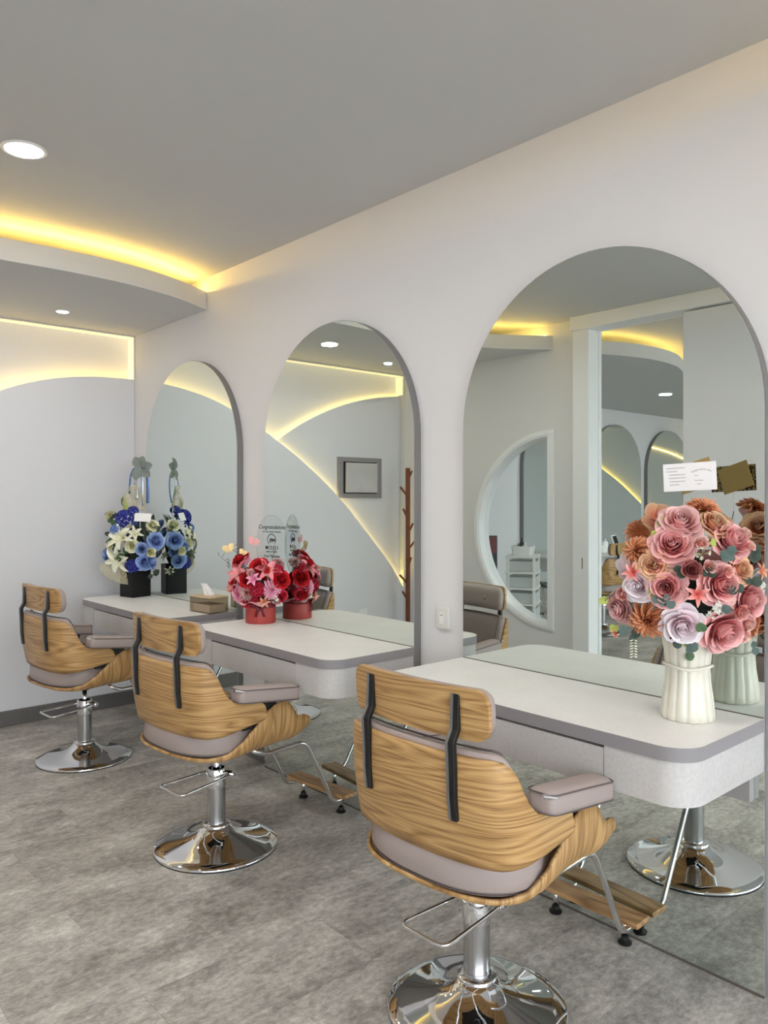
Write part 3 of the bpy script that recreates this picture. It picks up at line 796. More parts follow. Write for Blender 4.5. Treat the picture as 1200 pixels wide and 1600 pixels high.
def pointed(length, width, elev, az, cup=.1, droop=0.0, nu=2, nv=4):
    """narrow petal; elev is the angle from +z"""
    ca_, sa_ = math.cos(az), math.sin(az)
    def fn(u, v):
        s = u*2-1; t = v
        w = width*math.sin(PI*min(1, .12+t*.88))**.75 if t < .999 else width*.06
        e = elev+droop*t*t
        r = length*t*math.sin(elev+droop*t*.5); z = length*t*math.cos(elev+droop*t*.5)
        x = r+cup*abs(s)*-w*math.cos(e)*1.0; zz = z+cup*abs(s)*w*math.sin(e)*3
        y = s*w
        return (x*ca_-y*sa_, x*sa_+y*ca_, zz), (u, t)
    return grid(fn, nu, nv)
def dahlia(seed, layers=7, n0=7):
    rnd = random.Random(seed); ps = []
    for k in range(layers):
        f = k/(layers-1); n = n0+k
        for i in range(n):
            ps.append(pointed((.55+.5*f)*rnd.uniform(.92, 1.06), .085+.07*f, .12+1.62*f+rnd.uniform(-.06, .06), 2*PI*(i+.5*(k % 2))/n+rnd.uniform(-.08, .08), .5, .25))
    return merge_uv(ps)
def lily(seed):
    rnd = random.Random(seed); ps = []
    for i in range(6): ps.append(pointed(1.12 if i % 2 else 1.0, .25 if i % 2 == 0 else .19, .55+.06*(i % 2), 2*PI*i/6+rnd.uniform(-.08, .08), .3, 1.25, 4, 7))
    for i in range(5):
        ps.append(pointed(.62, .02, .28, 2*PI*i/5+.3, 0, .2, 1, 3))
    return merge_uv(ps)
def cluster(seed, n=30, pr=.34):
    """hydrangea-like ball of four-petal florets"""
    rnd = random.Random(seed); ps = []
    for k in range(n):
        z = 1-1.35*(k+.5)/n; a = k*2.39996; r = math.sqrt(max(0, 1-z*z)); nrm = Vector((r*math.cos(a), r*math.sin(a), z))
        q = nrm.to_track_quat('Z', 'Y')
        for i in range(4):
            v, f, u = pointed(pr*1.15, pr*.42, 1.15, 2*PI*i/4+k, .2, .1, 2, 3)
            ps.append(([tuple(q @ Vector(p)+nrm*.72) for p in v], f, u))
    return merge_uv(ps)
def umbel(seed, n=14):
    rnd = random.Random(seed); ps = []
    for k in range(n):
        d = Vector((rnd.gauss(0, .6), rnd.gauss(0, .6), rnd.uniform(.3, 1))).normalized(); q = d.to_track_quat('Z', 'Y')
        v, f = tube([(0, 0, 0), tuple(d*.8)], .025, 4); ps.append((v, f, [(0, 0)]*len(v)))
        for i in range(5):
            v, f, u = pointed(.28, .07, 1.0, 2*PI*i/5, .2, 0, 1, 2); ps.append(([tuple(q @ Vector(p)+d*.8) for p in v], f, [(0, 1)]*len(v)))
    return merge_uv(ps)
def leaf_shape(w=.36, fold=.25, bend=.35, nu=4, nv=7, roundness=.7):
    def fn(u, v):
        s = u*2-1; t = v
        ww = w*math.sin(PI*min(1, .03+t*.97))**roundness
        return (s*ww, t*math.cos(bend*t), abs(s)*ww*fold-bend*t*t*.6), (u, t)
    return grid(fn, nu, nv)
SH = {}
def shape(kind, color):
    key = (kind, color)
    if key not in SH:
        V, F, U = {'rose': lambda: rose(hash(color) % 97 if False else len(SH)+3), 'bud': lambda: bud(len(SH)), 'dahlia': lambda: dahlia(len(SH)), 'mum': lambda: dahlia(len(SH), 9, 10),
                   'lily': lambda: lily(len(SH)), 'cluster': lambda: cluster(len(SH)), 'umbel': lambda: umbel(len(SH)), 'alstro': lambda: lily(len(SH)),
                   'leaf': lambda: leaf_shape(), 'round_leaf': lambda: leaf_shape(.52, .15, .3, 4, 7, .5), 'blade': lambda: leaf_shape(.13, .3, .5)}[kind]()
        me = bpy.data.meshes.new(kind); me.from_pydata([tuple(v) for v in V], [], F)
        l = me.uv_layers.new(name='UVMap')
        for lp in me.loops: l.data[lp.index].uv = U[lp.vertex_index]
        me.materials.append(P[color] if color in P else M[color])
        for p in me.polygons: p.use_smooth = True
        SH[key] = me
    return SH[key]
FWD = Vector((math.sin(YAW), math.cos(YAW), 0)); RGT = Vector((math.cos(YAW), -math.sin(YAW), 0)); UP = Vector((0, 0, 1))
NAMES = {'rose': 'rose', 'bud': 'rose_bud', 'dahlia': 'dahlia', 'mum': 'chrysanthemum', 'lily': 'lily', 'cluster': 'hydrangea', 'umbel': 'filler_blossom', 'alstro': 'small_lily', 'leaf': 'leaf', 'round_leaf': 'round_leaf', 'blade': 'blade_leaf'}
def put(root, kind, color, pos, r, dirn, rnd, scale=None):
    """pos, dirn in world axes relative to the root's origin"""
    q = dirn.normalized().to_track_quat('Z', 'Y') @ Quaternion((0, 0, 1), rnd.uniform(0, 6.28))
    return inst(NAMES[kind], shape(kind, color), root, pos, quat=q, scale=r)
def put_leaf(root, kind, color, pos, length, dirn, rnd, normal=None):
    d = dirn.normalized(); n = (normal or -FWD)
    x = d.cross(n).normalized(); n = x.cross(d)
    m = Matrix((x, d, n)).transposed()
    return inst(NAMES[kind], shape(kind, color), root, pos, quat=m.to_quaternion(), scale=length)
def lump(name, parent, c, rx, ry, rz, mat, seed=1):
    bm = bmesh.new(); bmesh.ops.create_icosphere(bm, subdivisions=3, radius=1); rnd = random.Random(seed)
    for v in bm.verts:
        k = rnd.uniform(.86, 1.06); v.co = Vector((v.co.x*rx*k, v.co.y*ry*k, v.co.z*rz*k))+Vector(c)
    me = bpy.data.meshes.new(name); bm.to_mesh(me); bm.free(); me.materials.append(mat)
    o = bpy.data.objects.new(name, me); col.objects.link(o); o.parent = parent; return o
ZD = .785
def dome(root_loc, center_z, rx, rz, items, crop_c, mpp, xmax, root, rnd, depth_scale=1.0):
    """items: (X, Y, R, kind, color) seen in a close-up of the bouquet; they are set on the front of an ellipsoid"""
    for X, Y, R, kind, color in items:
        dx = (X-crop_c[0])*mpp; dz = -(Y-crop_c[1])*mpp; r = R*mpp
        k = 1-(dx/rx)**2-(dz/rz)**2
        tw = rx*depth_scale*math.sqrt(max(0.02, k))-r*.35+(.022 if kind in ('bud', 'umbel', 'alstro') and r < .05 else 0)
        pos = RGT*dx+UP*(dz+center_z)-FWD*tw
        wx = root_loc[0]+pos.x
        if wx+r > xmax: pos -= Vector((wx+r-xmax, (wx+r-xmax)*.6, 0))
        d = (RGT*dx/rx*.8+UP*(dz/rz*.75+.12)-FWD*(tw/rx+.35))
        put(root, kind, color, pos, r, d, rnd)

# ---- bouquet 1: cream ribbed vase with pink roses
vx, vy = 2.100, 1.064
def ribbed_vase():
    n = 112; prof = [(0, .0), (.066, .0), (.071, .004), (.070, .02), (.066, .06), (.060, .10), (.0575, .135), (.058, .15), (.062, .19), (.067, .225), (.0715, .247), (.072, .250), (.066, .250), (.060, .235), (.054, .15), (.056, .03), (0, .02)]
    V = []; F = []; m = len(prof)
    for i in range(n):
        a = 2*PI*i/n
        rib = .0042*abs(math.sin(a*7))**.6
        for k, (r, z) in enumerate(prof):
            rr = r+(rib-.002 if 1 <= k <= 11 else 0)
            V.append((rr*math.cos(a), rr*math.sin(a), z))
    for i in range(n):
        j = (i+1) % n
        for k in range(m-1): F.append((i*m+k, j*m+k, j*m+k+1, i*m+k+1))
    return V, F
vt = thing('ceramic_vase', 'cream ceramic vase shaped like a tied sheaf on desk', 'vase', (vx, vy, ZD))
mk('vase_body', *ribbed_vase(), M['ceramic'], vt, True)
mk('tied_cord', *tube([((.0645)*math.cos(a), (.0645)*math.sin(a), .150+.003*math.sin(3*a)) for a in [2*PI*k/48 for k in range(48)]], .0048, 8, closed=True), M['ceramic'], vt, True)
kn = mk('knot', *tube([(.052, .04, .150), (.062, .042, .156), (.066, .030, .150), (.064, .022, .142)], .006, 8), M['ceramic'], vt, True)
bq = thing('rose_bouquet', 'bouquet of pink roses and orange dahlias in the cream vase', 'bouquet', (vx, vy, ZD+.24))
rnd = random.Random(11)
B1 = [(490, 490, 92, 'rose', 'pink'), (770, 470, 92, 'rose', 'pink'), (455, 690, 84, 'rose', 'pink'), (700, 672, 92, 'rose', 'pink'), (855, 750, 92, 'rose', 'pink'), (740, 895, 104, 'rose', 'pink'),
      (545, 385, 92, 'rose', 'palepink'), (540, 872, 86, 'rose', 'lav'), (345, 690, 66, 'rose', 'lav'), (405, 582, 66, 'rose', 'peach'), (798, 600, 66, 'rose', 'peach'), (700, 385, 68, 'rose', 'peach'),
      (545, 598, 50, 'bud', 'dusty'), (395, 862, 100, 'dahlia', 'orange'), (345, 512, 76, 'dahlia', 'orange'), (680, 318, 96, 'dahlia', 'orange'), (925, 895, 90, 'dahlia', 'orange'),
      (600, 472, 34, 'bud', 'bud'), (626, 582, 34, 'bud', 'bud'), (848, 866, 34, 'bud', 'bud'), (846, 930, 36, 'bud', 'bud'), (835, 432, 32, 'bud', 'bud'), (788, 800, 40, 'bud', 'coral'), (712, 604, 30, 'bud', 'bud'), (850, 490, 28, 'bud', 'bud'),
      (572, 712, 72, 'alstro', 'coral'), (312, 622, 66, 'alstro', 'coral'), (290, 815, 66, 'rose', 'palepink'), (648, 785, 52, 'umbel', 'white'), (905, 610, 55, 'alstro', 'peach'), (250, 935, 36, 'alstro', 'peach'), (280, 735, 34, 'bud', 'coral'), (600, 520, 40, 'umbel', 'cream'), (890, 680, 40, 'umbel', 'white')]
B1 = [(a, b, c*(.85 if d == 'alstro' else 1.12), d, e) for a, b, c, d, e in B1]
dome((vx, vy), .155, .205, .215, B1, (640, 660), 2.2/1215/3.333, XM-.012, bq, rnd, .72)
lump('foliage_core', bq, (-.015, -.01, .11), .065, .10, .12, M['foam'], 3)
mpp = 2.2/1215/3.333
for X, Y, col_, n in [(405, 750, 'euc', 2), (445, 748, 'euc', 2), (575, 980, 'euc', 4), (265, 920, 'euc', 3), (325, 945, 'darkleaf', 3), (690, 530, 'euc', 3), (735, 520, 'euc', 3), (700, 800, 'euc', 2), (480, 610, 'darkleaf', 2), (610, 900, 'leaf', 2), (590, 1030, 'leaf', 1), (820, 1000, 'euc', 2), (950, 1010, 'euc', 2), (620, 620, 'darkleaf', 3), (760, 680, 'darkleaf', 2), (500, 960, 'darkleaf', 3), (880, 520, 'darkleaf', 3), (850, 660, 'darkleaf', 2)]:
    for k in range(n):
        a = rnd.uniform(0, 6.28); dx = (X-640)*mpp; dz = -(Y-660)*mpp
        kk = max(.03, 1-(dx/.205)**2-(dz/.215)**2)
        pos = RGT*dx+UP*(dz+.155)-FWD*(.205*.72*math.sqrt(kk)+.016)
        over = vx+pos.x+.03-XM
        if over > 0: pos.x -= over
        put_leaf(bq, 'round_leaf', col_, pos, rnd.uniform(.019, .028), RGT*math.cos(a)+UP*math.sin(a)-FWD*.4, rnd, -FWD+UP*.3)
for X, Y, n in [(385, 715, 3), (570, 968, 4), (670, 465, 4), (455, 370, 5), (415, 435, 4), (200, 778, 5), (255, 925, 4), (745, 740, 3)]:
    for k in range(n):
        a = 6.28*k/n+rnd.uniform(0, 1); dx = (X-640)*mpp; dz = -(Y-660)*mpp
        kk = max(.0, 1-(dx/.205)**2-(dz/.215)**2)
        put_leaf(bq, 'round_leaf', 'lime', RGT*dx+UP*(dz+.155)-FWD*(.205*.72*math.sqrt(kk)+.004), rnd.uniform(.011, .016), RGT*math.cos(a)+UP*math.sin(a)-FWD*.3, rnd)
# stems for outlying sprigs
for a, b_ in (((430, 620), (200, 778)), ((520, 460), (455, 365)), ((470, 430), (520, 325))):
    pts = [RGT*((X-640)*mpp)+UP*(-(Y-660)*mpp+.155)-FWD*.02 for X, Y in (a, b_)]
    mk('sprig_stem', *tube([tuple(pts[0]), tuple((pts[0]+pts[1])*.5+UP*.008), tuple(pts[1])], .0013, 5), M['darkleaf'], bq)
for k in range(7):   # hanging fern
    for sg in (-1, 1):
        put_leaf(bq, 'blade', 'white', RGT*((325-640)*mpp+sg*.001)+UP*(-(965-660)*mpp+.155-k*.0075)-FWD*.06, .012, RGT*sg-UP*.4, rnd)
# flowers towards the mirror
for k in range(13):
    a = rnd.uniform(-.4, .9); z = .06+.27*((k*.618) % 1)
    pos = Vector((.02+.035*rnd.random(), .155*math.sin((k-6)*.27)*1.0+.03, z)); kind, c_ = [('rose', 'pink'), ('dahlia', 'orange'), ('rose', 'lav'), ('rose', 'peach'), ('rose', 'palepink')][k % 5]
    r = .045
    if vx+pos.x+r > XM-.01: pos.x = XM-.01-r-vx
    put(bq, kind, c_, pos, r, Vector((.8, (k-6)*.1, .4)), rnd)
# greeting card with a dark patterned back, gold envelope behind it
cm = M['paper']
def damask():
    m, nt, b = newmat('black_gold_damask'); N = nt.nodes.new; L = nt.links.new
    tc = N('ShaderNodeTexCoord'); v = N('ShaderNodeTexVoronoi'); v.inputs['Scale'].default_value = 70; v.inputs['Randomness'].default_value = .25
    L(tc.outputs['Object'], v.inputs['Vector'])
    w = N('ShaderNodeMath'); w.operation = 'SINE'; mu = N('ShaderNodeMath'); mu.operation = 'MULTIPLY'; mu.inputs[1].default_value = 14
    L(v.outputs['Distance'], mu.inputs[0]); L(mu.outputs[0], w.inputs[0])
    r = N('ShaderNodeValToRGB'); r.color_ramp.elements[0].position = .45; r.color_ramp.elements[1].position = .6
    r.color_ramp.elements[0].color = s2l((26, 22, 18)); r.color_ramp.elements[1].color = s2l((176, 144, 84)); L(w.outputs[0], r.inputs[0]); L(r.outputs[0], b.inputs['Base Color'])
    b.inputs['Roughness'].default_value = .45; return m
M['damask'] = damask()
def facing(loc, yaw_off=0, roll=0, pitch=0):
    """frame whose +x is picture-right, +y up and +z towards the room"""
    r = Matrix.Rotation(-YAW+yaw_off, 4, 'Z') @ Matrix.Rotation(PI/2+pitch, 4, 'X') @ Matrix.Rotation(roll, 4, 'Z')
    return Matrix.Translation(loc) @ r
cl = Vector((vx, vy, 0))+RGT*((1084-1080)*.00181)-FWD*(-.005)+UP*1.462
cd = thing('greeting_card', 'white handwritten greeting card tucked on top of pink bouquet', 'card')
cd.matrix_world = facing(cl, -.70, .04)
n2 = 2
mk('card_sheet', *boxg(-.074, .074, -.038, .041, -.0006, 0), [M['damask'], M['paper']], cd, fmat=[0, 0, 0, 0, 0, 1])
mk('card_insert', *boxg(-.006, .072, -.034, .040, .0002, .0008), M['paper'], cd)
def scribble(name, parent, x0, x1, y, amp, seed, mat, r=.00035, z=.0006):
    rr = random.Random(seed); pts = []; n = int((x1-x0)/.0011)
    gap = 0
    for k in range(n+1):
        pts.append((x0+(x1-x0)*k/n, y+amp*math.sin(k*2.1+rr.uniform(-.8, .8))*rr.uniform(.35, 1), z))
    return mk(name, *tube(pts, r, 4), mat, parent)
for k, (x0, x1) in enumerate([(-.066, -.012), (-.066, -.034), (-.058, -.012), (-.058, -.010), (-.056, -.012), (-.056, -.030)]):
    scribble('handwriting', cd, x0, x1, .028-.0095*k, .0018, k, M['ink'])
scribble('handwriting', cd, .014, .024, .004, .002, 21, M['ink'], z=.001); scribble('handwriting', cd, .014, .038, -.010, .002, 22, M['ink'], z=.001); scribble('handwriting', cd, .020, .032, -.020, .002, 23, M['ink'], z=.001)
for i, ch in enumerate('Congratulations'):
    a = math.radians(28-4*i); R_ = .055
    text_mesh('lettering', ch, .0068, M['ink'], cd, Matrix.Translation((.034-R_*math.sin(a)*1.0, -.034+R_*math.cos(a), .0011)) @ Matrix.Rotation(a, 4, 'Z'), .0001)
mk('card_pick', *tube([(.0, -.03, -.002), (.0, -.16, -.004)], .0016, 6), M['acrylic'], cd)
en = mk('gold_envelope', *boxg(-.050, .050, -.040, .040, -.001, .001), M['gold'])
en.matrix_world = facing(cl+Vector((.012, -.012, .004)), -.70, .30)
tag(en, 'gold paper envelope tilted behind the white greeting card', 'envelope')

# ---- bouquet 2: red hat box
hx_, hy_ = 2.135, 3.315
hb = thing('hat_box', 'round red hat box with maroon ribbon on desk', 'box', (hx_, hy_, ZD))
mk('box_body', *lathe([(0, 0), (.074, 0), (.075, .003), (.075, .112), (.072, .114), (.070, .100), (0, .095)], 48), M['redbox'], hb, True)
mk('ribbon_band', *lathe([(.0752, .078), (.0764, .079), (.0764, .100), (.0752, .101)], 48), M['maroon'], hb, True)
bowd = (-FWD*.98+RGT*.12).normalized()
bx = thing; 
def bow(parent, pos, size, mat):
    g = G()
    for sg in (-1, 1):
        pts = [pos+RGT*sg*size*math.sin(t)*math.cos(t*.5)+UP*size*.5*math.sin(2*t)*.9-FWD*size*.18*math.sin(t) for t in [PI*k/12 for k in range(13)]]
        V = []; F = []
        for p in pts: V += [p-FWD*.0+Vector((0, 0, -.008)), p+Vector((0, 0, .008))]
        F = [(2*i, 2*i+2, 2*i+3, 2*i+1) for i in range(12)]; g.add(V, F)
        tail = [pos, pos+RGT*sg*size*.5-UP*size*.8, pos+RGT*sg*size*.75-UP*size*1.7]
        V = []
        for p in tail: V += [p-RGT*.007-FWD*.003, p+RGT*.007-FWD*.003]
        g.add(V, [(0, 2, 3, 1), (2, 4, 5, 3)])
    o = mk('bow', g.V, g.F, mat, parent, True); solid(o, .0012); return o
bow(hb, bowd*.079+UP*.085, .028, M['maroon'])
fb = thing('flower_arrangement', 'red roses, pink lilies and chrysanthemums packed in red hat box', 'flowers', (hx_, hy_, ZD+.10))
rnd = random.Random(5)
B2 = [(335, 512, 72, 'rose', 'red'), (510, 562, 74, 'rose', 'red'), (680, 660, 70, 'rose', 'red'), (405, 660, 58, 'rose', 'red'), (285, 690, 48, 'rose', 'red'), (490, 742, 62, 'cluster', 'crimson'),
      (345, 622, 96, 'lily', 'lilypink'), (565, 602, 96, 'lily', 'lilypink'), (300, 690, 60, 'lily', 'lilypink'), (612, 745, 78, 'mum', 'mum'), (328, 785, 68, 'mum', 'mum'), (402, 765, 70, 'mum', 'palepink'), (470, 650, 55, 'alstro', 'mum'), (650, 590, 50, 'cluster', 'crimson'),
      (392, 852, 42, 'rose', 'crimson'), (692, 800, 42, 'rose', 'crimson'), (550, 832, 46, 'alstro', 'peach'), (480, 830, 40, 'cluster', 'crimson'), (450, 605, 34, 'bud', 'palepink'), (275, 735, 36, 'bud', 'coral'), (660, 530, 50, 'mum', 'palepink'), (640, 810, 34, 'umbel', 'white'), (380, 510, 34, 'cluster', 'mum')]
mpp2 = 3.93/1215/5.4545
B2 = [(a, b, c*(1.10 if d == 'rose' else 1.22), d, e) for a, b, c, d, e in B2]
dome((hx_, hy_), .085, .145, .135, B2, (500, 715), mpp2, XM-.012, fb, rnd, .62)
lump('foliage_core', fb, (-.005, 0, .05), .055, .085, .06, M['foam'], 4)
for k in range(9):    # flowers facing the mirror
    a = (k-4)*.30
    pos = Vector((.045, .10*math.sin(a)+.0, .04+.08*((k*.618) % 1)))
    kind, c_ = [('rose', 'red'), ('mum', 'mum'), ('cluster', 'crimson')][k % 3]
    put(fb, kind, c_, pos, .036, Vector((.7, a*.6, .5)), rnd)
# ruffled tissue paper collar
def collar(u, v):
    a = 2*PI*u; r = .073+.036*v+.008*math.sin(9*a)*v
    x, y = r*math.cos(a), r*math.sin(a)
    return (min(x, XM-.006-hx_), y, .002+.020*v*(1+.5*math.sin(7*a+1))-.02*v*v), (u, v)
V, F, U = grid(collar, 72, 4); solid(mk('tissue_collar', V, F, M['pinkpaper'], fb, True, U), .0008)
# dried twigs
for k in range(11):
    left = k < 8
    a0 = (-.10+rnd.uniform(-.03, .03)) if left else (.06+rnd.uniform(-.02, .03))
    base = RGT*a0*.5+UP*.05+FWD*.02; tip = RGT*(a0*1.0+rnd.uniform(-.12, .02)*(1 if left else -.3))+UP*rnd.uniform(.15, .30)-FWD*rnd.uniform(-.02, .03)
    if not left: tip = tip-Vector((.02, 0, 0))
    mid = (base+tip)*.5+UP*.02
    tw = mk('dried_twig', *tube([tuple(base), tuple(mid), tuple(tip)], [.0016, .0012, .0006], 5), M['twig'], fb)
    for j in range(7):
        t = .45+.08*j; p = base.lerp(tip, t)+UP*.02*(1-abs(2*t-1))
        d = (RGT*rnd.uniform(-1, 1)+UP*rnd.uniform(.3, 1)-FWD*rnd.uniform(-.4, .4)).normalized()
        mk('twiglet', *tube([tuple(p), tuple(p+d*rnd.uniform(.015, .03))], [.0011, .0018], 4), M['twig'], tw)
# butterflies
def butterfly(pos, size, matn, roll):
    t_ = bpy.data.objects.new('butterfly', None)
    g = G()
    for sg in (-1, 1):
        for (a0, L_, w_) in ((.55, 1.0, .42), (-.5, .72, .36)):
            V, F, U = leaf_shape(w_, .0, .1, 4, 6, .6)
            R_ = Matrix.Rotation(-sg*(PI/2-a0), 3, 'Z')
            g.add([tuple((R_ @ Vector(p))*L_*size) for p in V], F)
    g.add(*tube([(0, -size*.35, .001), (0, size*.35, .001)], size*.05, 6))
    bpy.data.objects.remove(t_)
    o = mk('butterfly', g.V, g.F, M[matn] if matn in M else P[matn], fb, False); o.matrix_local = facing(pos, .2, roll)
    return o
M['goldwing'] = plain('gold_wing', (196, 166, 116), .35, metal=.5)
M['pinkwing'] = plain('pink_wing', (214, 148, 146), .4, metal=.2)
for X, Y, s, mn, ro in ((235, 410, .036, 'goldwing', .3), (350, 440, .024, 'goldwing', -.5), (440, 350, .034, 'pinkwing', -.4)):
    butterfly(RGT*((X-500)*mpp2)+UP*(.085-(Y-715)*mpp2)-FWD*.01, s, mn, ro)
# acrylic sign
sg = thing('acrylic_sign', 'clear oval acrylic congratulations sign standing in the red hat box', 'sign')
sgl = Vector((hx_, hy_, ZD+.10))+RGT*((590-500)*mpp2)+UP*(.085-(345-715)*mpp2)+FWD*.012
sg.matrix_world = facing(sgl, -.60, 0)
ov = [(.104*math.copysign(abs(math.cos(a))**.9, math.cos(a)), -.02+.150*math.sin(a)) for a in [2*PI*k/64 for k in range(64)]]
mk('plate', *prism(ov, -.003, 0, XYZ), M['acrylic'], sg)
M['acredge'] = plain('acrylic_edge', (176, 190, 188), .2)
mk('plate_edge', *tube([(a, b_, -.0015) for a, b_ in ov], .0011, 6, closed=True), M['acredge'], sg)
IB = M['inkblack']
def tx(body, y, size, **k): text_mesh('lettering', body, size, IB, sg, Matrix.Translation((0, y, .0006)), **k)
tx('Congratulations', .070, .0285, shear=.35, offset=.0003)
tx('FOR THE GRAND OPENING', .046, .0100, offset=.0002)
tx('MODI', -.034, .0270, offset=.0004, spacing=1.35)
tx('HAIR STUDIO', -.054, .0112, offset=.0003, spacing=1.1)
tx('From : Tabebuia', -.076, .0160, shear=.2, offset=.0004)
em = mk('emblem_ring', *tube([(.0275*math.cos(a), .006+.028*math.sin(a), .0008) for a in [math.radians(-50+290*k/36) for k in range(37)]], [.0007+.0014*math.sin(PI*k/36) for k in range(37)], 6), IB, sg)
for k in range(4):
    x = -.012+.0085*k
    mk('emblem_stroke', *tube([(x-.004, -.012+.002*k, .0008), (x+.001, .004, .0008), (x+.006, .013-.001*k, .0008), (x+.014, .006-.004*k, .0008)], [.0006, .0026, .003, .0006], 6), IB, sg)

# ---- bouquet 3: black box with blue and white flowers
kx, ky = 2.115, 4.735
bb3 = thing('flower_box', 'tall square black box holding the blue and white flowers', 'box', (kx, ky, ZD), math.radians(12))
g3 = rrect(-.068, .068, -.068, .068, .004, 2)
mk('box_body', *rings(g3, [(0, 0), (.19, 0), (.19, .004), (.17, .005)], XYZ), M['blackbox'], bb3)
f3 = thing('flower_arrangement', 'blue roses and white lilies with ribbons in black box', 'flowers', (kx, ky, ZD+.19))
rnd = random.Random(9)
mpp3 = 4.98/1215/6
B3 = [(340, 838, 120, 'lily', 'white'), (320, 1015, 130, 'lily', 'white'), (432, 900, 60, 'rose', 'cream'), (520, 930, 58, 'rose', 'blue'), (540, 1050, 78, 'rose', 'blue'), (640, 862, 80, 'rose', 'blue'), (172, 990, 66, 'rose', 'blue'),
      (340, 655, 80, 'cluster', 'violet'), (430, 1090, 62, 'cluster', 'violet'), (185, 622, 54, 'mum', 'cream'), (598, 722, 58, 'rose', 'cream'), (400, 590, 50, 'cluster', 'violet'), (220, 900, 44, 'rose', 'cream'), (460, 800, 70, 'lily', 'white'), (270, 760, 50, 'cluster', 'blue'), (600, 960, 44, 'bud', 'cream'), (610, 1130, 50, 'lily', 'white')]
B3 = [(a, b, c*(.98 if d == 'rose' else 1.15), d, e) for a, b, c, d, e in B3]
dome((kx, ky), .135, .185, .215, B3, (420, 900), mpp3, XM-.012, f3, rnd, .6)
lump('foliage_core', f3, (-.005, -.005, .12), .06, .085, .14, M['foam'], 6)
for k in range(34):
    X = rnd.uniform(190, 650); Y = rnd.uniform(560, 1180); dx = (X-420)*mpp3; dz = -(Y-900)*mpp3
    kk = max(.02, 1-(dx/.185)**2-(dz/.215)**2); a = rnd.uniform(0, 6.28)
    pos = RGT*dx+UP*(dz+.135)-FWD*(.185*.55*math.sqrt(kk)-.01)
    over = kx+pos.x+.06-XM
    if over > 0: pos.x -= over
    put_leaf(f3, 'leaf', 'darkleaf' if k % 3 else 'leaf', pos, rnd.uniform(.04, .062), RGT*math.cos(a)+UP*math.sin(a)-FWD*.3, rnd)
for k in range(12):
    a = (k-5.5)*.24
    pos = Vector((.035+.02*rnd.random(), .14*math.sin(a), .03+.24*((k*.618) % 1))); kind, c_ = [('rose', 'blue'), ('lily', 'white'), ('rose', 'blue'), ('rose', 'cream')][k % 4]
    put(f3, kind, c_, pos, (.042 if kind == 'rose' else .046), Vector((.7, a*.6, .4)), rnd)
# lily bud spikes and long leaves
for X0, Y0, X1, Y1, cl_ in ((360, 600, 300, 410, 'lime'), (330, 560, 300, 440, 'leaf')):
    p0 = RGT*((X0-420)*mpp3)+UP*(.135-(Y0-900)*mpp3)-FWD*.03; p1 = RGT*((X1-420)*mpp3)+UP*(.135-(Y1-900)*mpp3)-FWD*.03
    put_leaf(f3, 'blade', cl_, p0, (p1-p0).length, p1-p0, rnd)
for k in range(9):    # tall dark blades beside the ribbon
    p0 = RGT*((455+k*14-420)*mpp3)+UP*.19-FWD*.01
    put_leaf(f3, 'blade', 'darkleaf', p0, .10+.03*(k % 3), UP+RGT*rnd.uniform(-.15, .15), rnd)
# gauze
def gauze(c, rx, rz, lean_):
    def fn(u, v):
        a = PI*(u*1.1-.05); r = v
        return tuple(c+RGT*(-math.cos(a)*rx*r)+UP*(math.sin(a)*rz*r+lean_*r)-FWD*(.012*math.sin(6*a)*r+.03*r*r)), (u, v)
    V, F, U = grid(fn, 28, 6)
    return solid(mk('gauze_wrap', V, F, M['mesh'], f3, True, U), .0008)
gauze(RGT*((420-420)*mpp3)+UP*(.135-(560-900)*mpp3)+FWD*.0, .07, .15, 0)
def gz2(u, v):
    a = PI*(.95+.72*u); return tuple(RGT*((360-420)*mpp3+.165*v*math.cos(a))+UP*(.135-(1090-900)*mpp3+.115*v*math.sin(a))-FWD*(.05+.02*math.sin(9*u)*v)), (u, v)
V, F, U = grid(gz2, 24, 6); solid(mk('gauze_wrap', V, F, M['mesh'], f3, True, U), .0008)
# ribbons and grey satin leaves on top
topz = .135-(190-900)*mpp3
for k, (mn, x_, w_, dn, sw) in enumerate((('ribbon', 500, .020, .22, .6), ('silver', 455, .018, .20, -.2), ('ribbon', 430, .014, .16, -.8), ('silver', 480, .016, .24, .2))):
    V = []; pts = [(0, 0), (.3, .02), (.6, -.03), (1, -.30), (1.1, -.7), (1.2, -1.0)]
    for j in range(15):
        q = cat(pts, j/14); c_ = RGT*((470-420)*mpp3+q[0]*sw*.04+(x_-470)*mpp3*min(1, j/5))+UP*(topz+q[1]*dn)-FWD*(.012+.010*math.sin(j*.5+k))
        V += [c_-RGT*w_*.5, c_+RGT*w_*.5]
    solid(mk('ribbon', V, [(2*j, 2*j+2, 2*j+3, 2*j+1) for j in range(14)], M[mn], f3, True), .0008)
c0 = RGT*((470-420)*mpp3)+UP*topz-FWD*.01
for d in (RGT*1+UP*.35, RGT*.9-UP*.75, -RGT*.45+UP*.9, RGT*.2+UP*.9, -RGT*.3-UP*.6):
    put_leaf(f3, 'leaf', 'greyleaf', c0, .085, d-FWD*.2, rnd)
mk('support_stick', *tube([tuple(RGT*.03+UP*.05), tuple(c0)], .003, 6), M['silver'], f3)
c3 = mk('note_card', *boxg(-.052, .052, -.027, .027, -.0005, .0005), M['paper'])
c3.matrix_world = facing(Vector((kx, ky, ZD+.19))+RGT*((528-420)*mpp3)+UP*(.135-(642-900)*mpp3)-FWD*.085, 0, -.06, -.35)
tag(c3, 'small blank white card resting among blue and white flowers', 'card')

